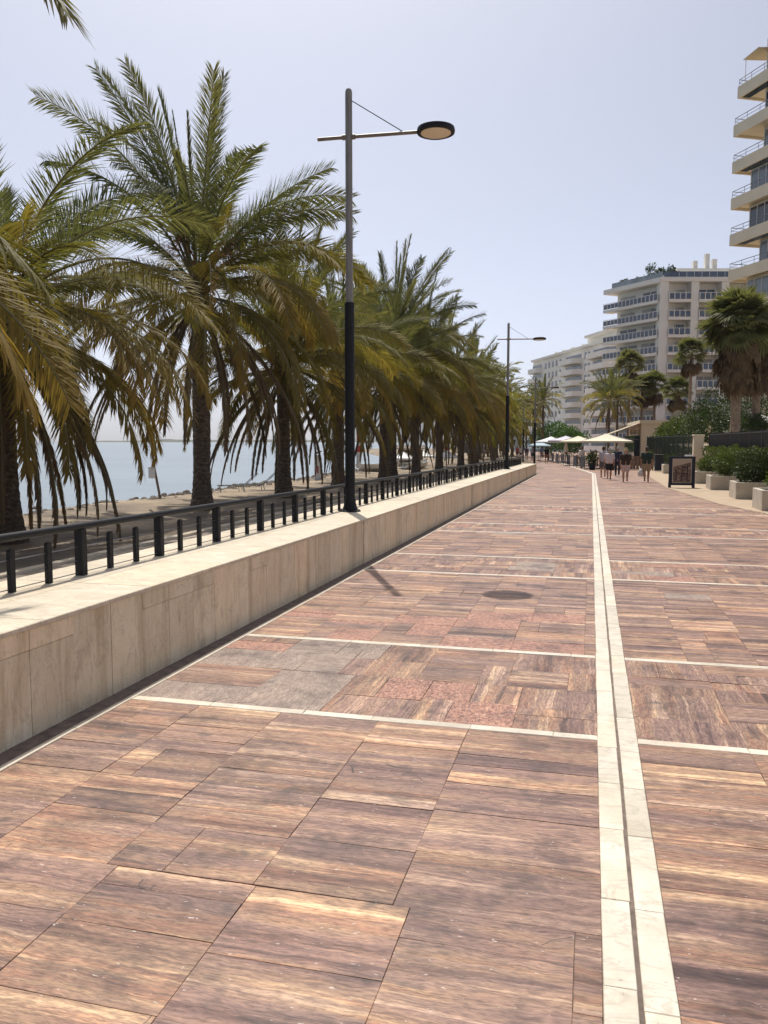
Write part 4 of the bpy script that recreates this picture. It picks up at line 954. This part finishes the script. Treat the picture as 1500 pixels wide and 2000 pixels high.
tbox(T2, .2, 24, 1.9, 14, -1, 29.0, 'wall', 'whitewall', wb)
tbox(T1, .0, 13.75, -.2, 14, 28.95, 29.75, 'roof', 'whitewall', wb); tbox(T2, -.15, 24.5, -.25, 14, 29.05, 29.78, 'roof', 'whitewall', wb)
for a, b in ((-.1, 1.25), (5.15, 6.45), (10.3, 11.6), (15.5, 16.8), (20.7, 22)): tbox(T2, a, b, -.05, 1.899, -1, 29.04, 'pier', 'whitewall', wb)
win = random.Random(4)
for k in range(10):
    z = 26.2-2.97*k
    if z < 0: break
    rail_panels(wb, T1, -.1, 13.2, z, -.1)
    for a in (2.6, 8.0):
        w2 = win.uniform(3.2, 4.2); tbox(T1, a, a+w2, 1.70, 1.79, z-.35, z+1.85, 'window', 'shutter' if win.random() < .4 else 'glassdark', wb); tbox(T1, a+w2*.48, a+w2*.53, 1.66, 1.699, z-.35, z+1.85, 'window_frame', 'white', wb)
        if win.random() < .5: tbox(T1, a, a+w2*win.uniform(.4, .9), 1.60, 1.69, z+win.uniform(.3, 1.2), z+1.9, 'shutter', 'shutter', wb)
    for a, b in ((1.26, 5.14), (6.46, 10.29), (11.61, 15.49), (16.81, 20.69)):
        rail_panels(wb, T2, a, b, z, -.35)
        tbox(T2, a+.4, b-.5, 1.80, 1.89, z-.35, z+1.8, 'window', 'glassdark' if win.random() < .6 else 'shutter', wb); tbox(T2, (a+b)/2-.06, (a+b)/2+.06, 1.76, 1.799, z-.35, z+1.8, 'window_frame', 'white', wb)
for i in range(11): tbox(T1, 1.4+i*1.12, 1.4+i*1.12+1.06, .5, .55, 29.76, 30.8, 'roof_glass', 'greyglass', wb)
for i in range(18): tbox(T2, .6+i*1.3, .6+i*1.3+1.24, .5, .55, 29.79, 30.85, 'roof_glass', 'glassblue', wb)
tbox(T2, 4.2, 24, 4.5, 12, 29.79, 32.2, 'penthouse', 'whitewall', wb)
for u, h in ((7.2, 33.6), (9.3, 34.8), (10.6, 33.9)): tbox(T2, u, u+.75, 5, 5.8, 32.2, h, 'chimney', 'whitewall', wb)
rr = random.Random(9)
for i, (u, h, T, v) in enumerate([(3.5, .9, T1, 1.6), (6.8, .7, T1, 1.6), (9.6, 2.4, T1, 1.9), (12.0, 1.4, T1, 1.7), (2.2, 1.5, T2, 1.6)]):
    p = T(u, v, 29.77); q = Vector(p)+wb.location
    r = shrub('potted_plant', q.x, q.y, q.z+.35, ball(.5+.2*h, .5+.2*h, h*.6, .4, i), 420, .34, 'bush', ('small potted plant at the left of the white block roof', 'low potted plant second from the left on the roof terrace', 'tall potted plant on the white block roof terrace', 'dark potted shrub near the roof corner', 'spiky potted palm at the roof corner')[i], 'potted plant', 'potted plants on the roof terrace', seed=120+i)
    mb = MB(); mb.lathe([(.22, -.35), (.3, .1)], 10); mb.build('pot', M['black'], r)
# long white block with rounded balconies
lb = empty('long_white_block', (-20.5, 266.5, 0), atan2(-.916, .401), 'long white apartment block with curved balcony bands in the distance', 'building')
mb = MB(); mb.box(0, 70, 2, 18, -2, 27.2); mb.build('wall', M['whitewall'], lb)
mb = MB(); mb.box(38, 70, 4, 18, 27.2, 30.2); mb.build('penthouse', M['whitewall'], lb)
mb = MB(); mb.box(-.5, 70.5, 1.4, 18.5, 27.25, 27.9); mb.build('roof', M['whitewall'], lb)
mb = MB(); mb.box(39, 70, 2.6, 4.2, 30.0, 30.7); mb.build('roof', M['whitewall'], lb)
for u in (8, 14, 21, 29): mb = MB(); mb.box(u, u+1.6, 6, 7.6, 27.9, 29.6); mb.build('chimney', M['whitewall'], lb)
for k in range(9):
    z = 23.6-3.0*k
    if z < -1: break
    for (a, b, d) in ((-1.5, 8.8, 1.9), (26.5, 40, 2.6), (45.5, 62, 2.8)):
        N = 14; out = []; inn = []
        for i in range(N+1):
            t = i/N; v = 2.0-d*min(1, 2.2*sin(pi*t)) ; out.append((lerp(a, b, t), v)); inn.append((lerp(a, b, t), min(2.0, v+.22)))
        mb = MB(); mb.loft([[(x, y, z), (xi, yi, z), (xi, yi, z+1.15), (x, y, z+1.15)] for (x, y), (xi, yi) in zip(out, inn)]); mb.prism(out, z-.22, z-.01) if 0 else None
        m2 = MB(); m2.loft([[(x, y+.01, z-.25), (x, 2.02, z-.25), (x, 2.02, z-.004), (x, y+.01, z-.004)] for x, y in out]); bb = m2.build('balcony', M['whitewall'], lb); mb.build('parapet', M['whitewall'], bb)
        mb = MB(); mb.box(a+1.2, b-1.2, 1.93, 2.0, z+.1, z+2.35); mb.build('window', M['glassdark'], lb)
    for a in (10.6, 13.6, 16.6, 19.6, 22.6, 41.0, 43.2):
        mb = MB(); pts = [(a, z+.6), (a+1.3, z+.6), (a+1.3, z+1.9)]+[(a+.65+.65*cos(q), z+1.9+.55*sin(q)) for q in [pi*i/6 for i in range(1, 6)]]+[(a, z+1.9)] if k == 0 else [(a, z+.6), (a+1.3, z+.6), (a+1.3, z+2.3), (a, z+2.3)]
        mb.loft([[(x, 1.94, zz) for x, zz in pts], [(x, 2.0, zz) for x, zz in pts]]); mb.build('window', M['glassdark'], lb)
for i, (x, y, w2, d2, h, rz, lab) in enumerate([(-38, 330, 18, 12, 18, .1, 'low pale building far off left of the long white block'), (-58, 350, 16, 12, 14, .2, 'pale building at the far end behind the palm row'), (-24, 345, 12, 10, 21, 0, 'narrow pale building peeking out beyond the long white block')]):
    r = empty('distant_building', (x, y, 0), rz, lab, 'building', 'distant buildings at the end of the bay')
    mb = MB(); mb.box(0, w2, 0, d2, -2, h); mb.build('wall', M['whitewall'], r); mb = MB(); mb.box(-.4, w2+.4, -.4, d2+.4, h, h+.6); mb.build('roof', M['whitewall'], r)
    for k in range(int(h/3.2)):
        for j in range(int(w2/3)): mb = MB(); mb.box(j*3+.7, j*3+2.3, -.05, -.01, 1+k*3.2, 2.6+k*3.2); mb.build('window', M['glassdark'], r)
# ------------------------------------------------------------------ restaurant and cafe terrace
rb = empty('restaurant_building', (4.0, 79, G(79)), .05, 'low cream restaurant building behind the big parasol', 'building')
mb = MB(); mb.box(.5, 7, 0, 12, 0, 3.9); mb.build('wall', M['cream'], rb); mb = MB(); mb.box(.3, 7.2, -.2, 12.2, 3.9, 4.2); mb.build('roof', M['cream'], rb)
mb = MB(); mb.box(-.02, .48, 1, 11, .0, 2.8); mb.build('shopfront', M['glassdark'], rb)
for i, (y0, z0, z1) in enumerate(((0.2, 3.9, 2.7), (4.2, 3.8, 2.6), (8.2, 3.8, 2.6))):
    mb = MB(); mb.loft([[(.3, y0, z0), (.3, y0+3.6, z0), (.3, y0+3.6, z0+.04), (.3, y0, z0+.04)], [(-2.9, y0, z1), (-2.9, y0+3.6, z1), (-2.9, y0+3.6, z1+.04), (-2.9, y0, z1+.04)]]); aw = mb.build('awning', M['awning'], rb)
    mb = MB(); mb.box(-2.92, -2.88, y0, y0+3.6, z1-.22, z1-.005); mb.build('valance', M['awning'], aw)
    for yy in (y0+.05, y0+3.55): mb = MB(); mb.tube([(-2.85, yy, z1), (.3, yy, z1-.3)], .025, 5); mb.build('awning_arm', M['steel'], aw)
parasol(1.15, 68.8, G(69), 4.1, 2.85, M['offwhite'], 'large cream square parasol over the cafe terrace', 'cafe parasols', square=True, rise=.62)
M['lilac'] = simple('pale_lilac_canvas', (.62,.58,.66), .8, 0, .05); M['paleblue'] = simple('pale_blue_canvas', (.45,.58,.66), .8, 0, .05)
parasol(-2.7, 90, G(90), 3.6, 2.9, M['lilac'], 'pale lilac cafe parasol left of the large cream one', 'cafe parasols', square=True, rise=.5)
parasol(-4.6, 97, G(97), 3.6, 2.9, M['white'], 'white cafe parasol beyond the lilac one', 'cafe parasols', square=True, rise=.6)
parasol(-6.2, 101, G(101), 2.8, 2.4, M['paleblue'], 'pale blue cafe parasol at the far end of the terrace', 'cafe parasols', square=True, rise=.55)
parasol(-1.2, 78, G(78), 3.4, 2.75, M['offwhite'], 'cream parasol half hidden behind the large square one', 'cafe parasols', square=True, rise=.5)
ORD2 = ('nearest', 'second', 'third', 'fourth', 'fifth', 'sixth', 'farthest')
for i in range(7):
    t = i/6; x, y = lerp(-.45, -4.6, t), lerp(65, 94, t)
    r = empty('windbreak_panel', (x, y, G(y)), radians(98), ORD2[i]+' dark windbreak panel in the line edging the cafe terrace', 'screen', 'windbreak panels edging the cafe terrace')
    mb = MB(); mb.bbox(.06, 2.3, -.02, .02, .12, 1.0, .006); mb.build('canvas', M['navy'], r)
    for u in (.03, 2.33): mb = MB(); mb.tube([(u, 0, 0), (u, 0, 1.1)], .025, 6); mb.build('post', M['black'], r)
def make_table():
    r = empty('cafe_table', (0,0,0)); mb = MB(); mb.bbox(-.4, .4, -.4, .4, .71, .75, .008); mb.build('top', M['wood'], r)
    mb = MB(); mb.tube([(0,0,.02), (0,0,.71)], .035, 8); mb.build('pedestal', M['black'], r); mb = MB(); mb.lathe([(.25,0), (.25,.02), (.05,.05)], 12); mb.build('foot', M['black'], r); return r
def make_chair():
    r = empty('cafe_chair', (0,0,0)); mb = MB(); mb.bbox(-.22, .22, -.22, .22, .43, .47, .01); mb.build('seat', M['wood'], r)
    mb = MB(); mb.loft([[(-.21, -.21, .58), (.21, -.21, .58), (.21, -.18, .58), (-.21, -.18, .58)], [(-.2, -.27, .9), (.2, -.27, .9), (.2, -.24, .9), (-.2, -.24, .9)]]); mb.build('backrest', M['wood'], r)
    for sx in (-.19, .19):
        mb = MB(); mb.tube([(sx, .19, 0), (sx, .18, .43)], .018, 6); mb.build('leg', M['black'], r); mb = MB(); mb.tube([(sx, -.2, 0), (sx, -.19, .45), (sx, -.25, .88)], .018, 6); mb.build('leg', M['black'], r)
    return r
tb, ch = make_table(), make_chair(); ft = fc = True
spots = [(.7, 67.6), (2.2, 67.2), (.9, 70.2), (2.5, 70.0), (-.2, 75), (1.4, 75), (-1.2, 80), (.6, 80), (-2.2, 86), (-.6, 86), (-3.4, 92), (-1.6, 92)]
POSI = ('front left under the large parasol', 'front right under the large parasol', 'rear left under the large parasol', 'rear right under the large parasol', 'left in the second row', 'right in the second row', 'left in the third row', 'right in the third row', 'left in the fourth row', 'right in the fourth row', 'left in the last row', 'right in the last row')
for (x, y), ps in zip(spots, POSI):
    o = tb if ft else copy_tree(tb); ft = False; o.location = (x, y, G(y)+.007); tag(o, 'wooden cafe table '+ps, 'table', 'cafe tables')
    for q in (0, 2):
        c = ch if fc else copy_tree(ch); fc = False; a = q*pi/2; c.location = (x+.62*cos(a), y+.62*sin(a), G(y)+.007); c.rotation_euler = (0, 0, a+pi/2)
        tag(c, ('right-hand' if q == 0 else 'left-hand')+' wooden chair at the table '+ps, 'chair', 'cafe chairs')
r = empty('wooden_barrier', (2.3, 63.5, G(63)), .02, 'brown wooden barrier with planks behind the walkers', 'barrier')
for i in range(9): mb = MB(); mb.bbox(i*.25, i*.25+.2, -.015, .015, .1, .98, .005); mb.build('plank', M['wood'], r)
mb = MB(); mb.box(-.05, 2.3, -.03, .03, .985, 1.06); mb.build('rail', M['wood'], r)
for u in (0, 2.2): mb = MB(); mb.box(u-.04, u+.04, .016, .09, 0, 1.1); mb.build('post', M['wood'], r)
for i, (x, y, lab) in enumerate([(.1, 64.2, 'dark green potted shrub at the near corner of the cafe terrace'), (1.5, 64.0, 'yellow green potted shrub in front of the large parasol'), (4.3, 66, 'potted shrub at the right end of the wooden barrier')]):
    r = shrub('potted_shrub', x, y, G(y)+.42, ball(.42, .42, .5, .3, i), 900, .13, 'bush' if i == 0 else 'hedge', lab, 'potted plant', 'potted shrubs round the cafe', seed=140+i)
    mb = MB(); mb.lathe([(.2, -.42), (.3, .08)], 12); mb.build('pot', M['navy'], r)
r = empty('satellite_dish', (7.1, 74, 3.4), radians(-25), 'tan tilted dish shape rising above the terrace bushes', 'dish')
mb = MB(); mb.lathe([(.001, 0), (.3, .03), (.55, .1), (.72, .2)], 24, caps=False); mb.lathe([(.72, .2), (.55, .07), (.3, -.005), (.001, -.03)], 24, caps=False); o = mb.build('bowl', M['awning'], r, (0, 0, .3), (radians(62), 0, 0)); o.scale = (.8, 1.25, 1)
mb = MB(); mb.tube([(0, .05, -1.8), (0, 0, .2)], .05, 8); mb.build('mast', M['steel'], r)
r = empty('folded_white_parasol', (-2.35, 79.5, G(79)), 0, 'closed white parasol standing by the windbreak panels', 'parasol')
mb = MB(); mb.tube([(0,0,0), (0,0,2.2)], .025, 6); mb.build('pole', M['steel'], r); mb = MB(); mb.loft([[(rr_*(1+.25*(i % 2))*cos(2*pi*i/12), rr_*(1+.25*(i % 2))*sin(2*pi*i/12), z) for i in range(12)] for rr_, z in ((.16, 1.2), (.2, 1.4), (.13, 1.9), (.03, 2.25))]); mb.build('canopy', M['white'], r)
# ------------------------------------------------------------------ people
TS = bpy.data.scenes.new('workbench')
def blob(parts, voxel, name, mat, parent, smooth=6):
    mb = MB()
    for p0, r0, p1, r1 in parts:
        p0, p1 = Vector(p0), Vector(p1); d = (p1-p0); L = max(d.length, 1e-4); d /= L
        cs = [(p0-d*r0*cos(a), r0*sin(a)) for a in (.02, .5, 1.05)]+[(p0.lerp(p1, k/4), lerp(r0, r1, k/4)) for k in range(5)]+[(p1+d*r1*cos(a), r1*sin(a)) for a in (1.05, .5, .02)]
        a_ = Vector((0,0,1)) if abs(d.z) < .9 else Vector((1,0,0)); u = d.cross(a_).normalized(); v = d.cross(u)
        mb.loft([[c+(u*cos(2*pi*j/10)+v*sin(2*pi*j/10))*rr_ for j in range(10)] for c, rr_ in cs])
    me = mb.mesh('tmp', mat); o = bpy.data.objects.new('tmp', me); TS.collection.objects.link(o)
    m = o.modifiers.new('r', 'REMESH'); m.mode = 'VOXEL'; m.voxel_size = voxel; m.use_smooth_shade = True
    m2 = o.modifiers.new('s', 'SMOOTH'); m2.factor = .5; m2.iterations = smooth
    
    with bpy.context.temp_override(scene=TS, view_layer=TS.view_layers[0]): dg = bpy.context.evaluated_depsgraph_get(); dg.update()
    me2 = bpy.data.meshes.new_from_object(o.evaluated_get(dg)); me2.name = name
    bpy.data.objects.remove(o); return link(name, me2, parent)
def cloth(name, col): return simple(name, col, .9, 0, .12, 18)
M['skin'] = simple('skin', (.46,.27,.19), .55, 0, .06, 9); M['skin2'] = simple('tanned_skin', (.36,.20,.135), .55, 0, .06, 9)
M['shoe'] = simple('dark_shoes', (.03,.028,.028), .7); M['eye'] = simple('eye', (.02,.015,.01), .2); M['lip'] = simple('lips', (.35,.13,.11), .5)
HAIR = {'grey': simple('grey_hair', (.32,.29,.26), .7), 'brown': simple('brown_hair', (.055,.035,.022), .7), 'blond': simple('fair_hair', (.30,.21,.10), .7), 'straw': simple('straw_hat', (.36,.28,.14), .9, 0, .2, 30)}
def person(x, y, rz, label, top, low, kind='shorts', hair='brown', skin='skin', H=1.74, ph=1, build=1.0, hat=False, hold=None, long_sleeve=False, group='people walking on the promenade', vox=.016):
    k = H/1.74; r = empty('person', (x, y, G(y)+.004), rz, label, 'person', group); W = build
    V = lambda a, b, c: (a*k, b*k, c*k)
    st = .19*ph; hips = [V(-.095*W, 0, .90), V(.095*W, 0, .90)]
    feet = []; legs = []
    for i, s in enumerate((-1, 1)):
        f = st*(1 if i == 0 else -1); lift = .05 if f < 0 and ph else 0
        ank = V(s*.085, f, .085+lift); knee = V(s*.095, f*.5+.04*abs(ph), .49+lift*.4); legs.append((hips[i], knee, ank)); feet.append(ank)
    sh = [V(-.185*W, 0, 1.40), V(.185*W, 0, 1.40)]; arms = []
    for i, s in enumerate((-1, 1)):
        f = -.13*ph*(1 if i == 0 else -1); el = V(s*(.215*W), f*.35-.03, 1.12); wr = V(s*(.215*W), f+.06, .88)
        arms.append((sh[i], el, wr))
    body = [((0, 0, .93*k), .125*k*W, (0, 0, 1.12*k), .118*k*W), ((-.05*W*k, 0, 1.13*k), .115*k*W, (-.07*W*k, 0, 1.33*k), .112*k), ((.05*W*k, 0, 1.13*k), .115*k*W, (.07*W*k, 0, 1.33*k), .112*k), (sh[0], .062*k, sh[1], .062*k), ((0, 0, 1.40*k), .058*k, (0, .015*k, 1.53*k), .052*k),
            ((0, .012*k, 1.60*k), .082*k, (0, .018*k, 1.665*k), .084*k), ((0, .05*k, 1.565*k), .048*k, (0, .06*k, 1.60*k), .05*k), ((0, .105*k, 1.605*k), .013*k, (0, .085*k, 1.64*k), .009*k), ((-.085*k, .005*k, 1.60*k), .014*k, (-.085*k, 0, 1.64*k), .014*k), ((.085*k, .005*k, 1.60*k), .014*k, (.085*k, 0, 1.64*k), .014*k)]
    for h_, kn, an in legs:
        h_, kn, an = Vector(h_), Vector(kn), Vector(an)
        body += [(h_, .088*k*W, kn, .058*k*W), (kn, .056*k, kn.lerp(an, .35), .058*k*W), (kn.lerp(an, .35), .058*k*W, an, .036*k), (an+Vector((0, -.03, -.03))*k, .036*k, an+Vector((0, .13, -.055))*k, .028*k)]
    for i, (s0, el, wr) in enumerate(arms):
        s0, el, wr = Vector(s0), Vector(el), Vector(wr); sg = -1 if i == 0 else 1
        body += [(s0, .052*k, el, .041*k), (el, .04*k, wr, .027*k), (wr, .028*k, wr+Vector((0, .01, -.085))*k, .034*k)]
        pw = wr+Vector((0, .012, -.085))*k
        for j, L in enumerate((.075, .085, .08, .062)):
            q = pw+Vector((0, (-.027+j*.018), -.01))*k; m1 = q+Vector((-sg*.004, .006, -L*.55))*k; body += [(q, .0095*k, m1, .009*k), (m1, .009*k, m1+Vector((-sg*.014, .004, -L*.42))*k, .008*k)]
        th = wr+Vector((0, .022, -.03))*k; body += [(th, .011*k, th+Vector((-sg*.012, .03, -.035))*k, .010*k), (th+Vector((-sg*.012, .03, -.035))*k, .010*k, th+Vector((-sg*.016, .036, -.065))*k, .009*k)]
    blob(body, vox, 'body', M[skin], r, 2)
    g = .016*k; tp = [((-.065*k*W, 0, .97*k), .122*k*W+g, (-.06*k*W, 0, 1.15*k), .115*k*W+g), ((.065*k*W, 0, .97*k), .122*k*W+g, (.06*k*W, 0, 1.15*k), .115*k*W+g), ((-.05*W*k, 0, 1.13*k), .117*k*W+g, (-.07*W*k, 0, 1.33*k), .114*k+g), ((.05*W*k, 0, 1.13*k), .117*k*W+g, (.07*W*k, 0, 1.33*k), .114*k+g), (sh[0], .066*k+g*.6, sh[1], .066*k+g*.6)]
    for s0, el, wr in arms:
        e = Vector(s0).lerp(Vector(el), 1 if long_sleeve else .8); tp.append((s0, .056*k+g*.7, e, .05*k+g*.5))
        if long_sleeve: tp.append((el, .045*k+g*.6, Vector(el).lerp(Vector(wr), .9), .034*k+g*.6))
    if kind == 'dress': tp += [((0, 0, .95*k), .15*k*W+g, (0, 0, .62*k), .21*k*W)]
    blob(tp, .02, 'dress' if kind == 'dress' else 'shirt', top, r, 3)
    lw = [((-.06*k*W, 0, .89*k), .112*k*W+g*.4, (.06*k*W, 0, .89*k), .112*k*W+g*.4)]
    for h_, kn, an in legs:
        h_, kn, an = Vector(h_), Vector(kn), Vector(an)
        if kind == 'trousers': lw += [(h_, .094*k*W+g, kn, .068*k*W+g*.6), (kn, .066*k+g*.6, an+Vector((0,0,.02)), .05*k+g*.4)]
        elif kind == 'skirt': lw += [(h_, .10*k*W+g, h_.lerp(kn, .8), .11*k*W+g)]
        else: lw += [(h_, .096*k*W+g, h_.lerp(kn, .72), .08*k*W+g)]
    if kind != 'dress': blob(lw, .02, kind if kind in ('shorts', 'trousers', 'skirt') else 'shorts', low, r, 3)
    hp = [((0, -.016*k, 1.615*k), .094*k, (0, -.004*k, 1.685*k), .091*k)]
    if hair in ('brown', 'blond') and kind in ('dress', 'skirt'): hp += [((0, -.05*k, 1.62*k), .065*k, (0, -.06*k, 1.46*k), .05*k)]
    if hat: hp = [((0, 0, 1.70*k), .09*k, (0, 0, 1.735*k), .08*k)]+[((.09*k*cos(a), .09*k*sin(a), 1.675*k), .02*k, (.15*k*cos(a), .15*k*sin(a), 1.668*k), .012*k) for a in [2*pi*i/16 for i in range(16)]]
    blob(hp, .014, 'hat' if hat else 'hair', HAIR[hair], r, 2)
    for i, an in enumerate(feet):
        an = Vector(an); blob([(an+Vector((0, -.035, -.03))*k, .043*k, an+Vector((0, .14, -.055))*k, .034*k)], .014, 'shoe', M['shoe'], r, 1)
    ey = MB(); ey.lathe([(.001, -.009), (.008, -.005), (.009, 0), (.008, .005), (.001, .009)], 8); em = ey.mesh('eye', M['eye'])
    for sx in (-1, 1): link('eye', em, r, (sx*.03*k, .092*k, 1.63*k))
    mo = MB(); mo.bbox(-.02*k, .02*k, .102*k, .109*k, 1.562*k, 1.572*k, .002); mo.build('mouth', M['lip'], r)
    r['hand'] = 0; del r['hand']
    return r, [Vector(a[2]) for a in arms]
c = cloth
person(.70, 48.7, .06, 'person in a pale grey shirt walking just behind the pinkish white shirt', c('pale_grey_shirt', (.42,.41,.44)), c('grey_shorts', (.10,.10,.12)), 'shorts', 'brown', H=1.80, ph=.9)
person(.98, 46.0, .04, 'person in a loose pinkish white shirt and black shorts', c('pinkish_white_shirt', (.62,.53,.53)), c('black_shorts', (.02,.02,.025)), 'shorts', 'grey', H=1.72, ph=-1, build=1.12)
person(1.58, 51.5, 0, 'person in navy top and long dark trousers walking ahead of the group', c('navy_top', (.025,.032,.07)), c('dark_trousers', (.025,.027,.045)), 'trousers', 'grey', H=1.78, ph=1, long_sleeve=True)
person(1.72, 43.1, .02, 'person in a dark brown top, pale shorts and straw hat', c('dark_brown_top', (.045,.032,.022)), c('pale_pink_shorts', (.55,.43,.40)), 'shorts', 'straw', H=1.70, ph=.8, build=1.2, hat=True)
p5, hands = person(2.77, 43.4, -.03, 'person in a dark green shirt and khaki shorts carrying a white bag', c('dark_green_shirt', (.022,.04,.03)), c('khaki_shorts', (.30,.23,.15)), 'shorts', 'brown', 'skin2', H=1.80, ph=-.6, build=1.12)
hb = hands[0]; r = empty('carrier_bag', (2.77+hb.x, 43.4+hb.y, G(43.4)+hb.z-.62), 0, 'white plastic carrier bag held by the person in green', 'bag')
mb = MB(); rr = random.Random(3); mb.loft([[(a*(1+.12*rr.uniform(-1, 1))*cos(q), b_*(1+.12*rr.uniform(-1, 1))*sin(q), z) for q in [2*pi*i/12 for i in range(12)]] for a, b_, z in ((.08, .06, 0), (.16, .11, .06), (.17, .11, .18), (.12, .07, .32), (.06, .03, .40))]); mb.build('sack', M['white'], r, smooth=True)
for s_ in (-.03, .03): mb = MB(); mb.tube([(s_, 0, .38), (s_*.6, 0, .50), (0, .012, .535)], .008, 5); mb.build('handle', M['white'], r)
person(-4.45, 85.3, .15, 'distant person in black top walking near the third lamp post', c('black_top', (.015,.015,.018)), c('brown_shorts', (.22,.12,.09)), 'shorts', 'brown', 'skin2', H=1.75, ph=1, vox=.025)
person(-.75, 68.3, 2.6, 'waiter in a white shirt and grey trousers at the terrace edge', c('white_shirt', (.62,.62,.60)), c('grey_trousers', (.16,.16,.15)), 'trousers', 'brown', H=1.75, ph=.3, vox=.025, group='people at the cafe')
for i, (x, y, rz, t_, l_, lab) in enumerate([(-7.0, 101, 3.0, (.5,.48,.5), (.05,.05,.07), 'far walker in a light shirt coming past the parasols'), (-7.9, 104, .2, (.10,.06,.10), (.3,.3,.3), 'far walker in a dark plum top'), (-9.0, 108, .1, (.55,.5,.45), (.08,.08,.1), 'far walker in cream near the distant palm trunks'), (-9.8, 112, 3.1, (.45,.1,.1), (.1,.1,.12), 'far walker in red among the palm trunks'), (-6.4, 110, .1, (.12,.15,.25), (.25,.2,.15), 'far walker in blue behind the pale parasols')]):
    person(x, y, rz, lab, c('far_top', t_), c('far_bottom', l_), 'shorts', 'brown', 'skin2', H=1.72, ph=.8, vox=.03, group='people far down the promenade')
bpy.data.scenes.remove(TS)
# ------------------------------------------------------------------ sea air
hz = NT('sea_haze'); hz.t.nodes.remove(hz.b); pv = hz.n('VolumePrincipled'); pv.inputs['Color'].default_value = (.92, .95, 1, 1); pv.inputs['Density'].default_value = 7e-5; pv.inputs['Anisotropy'].default_value = .3
hz.L(pv.outputs[0], hz.out.inputs['Volume'])
mb = MB(); mb.box(-16500, 4000, -3000, 16500, SEA-5, 760); tag(mb.build('haze', hz.m), kind='stuff')
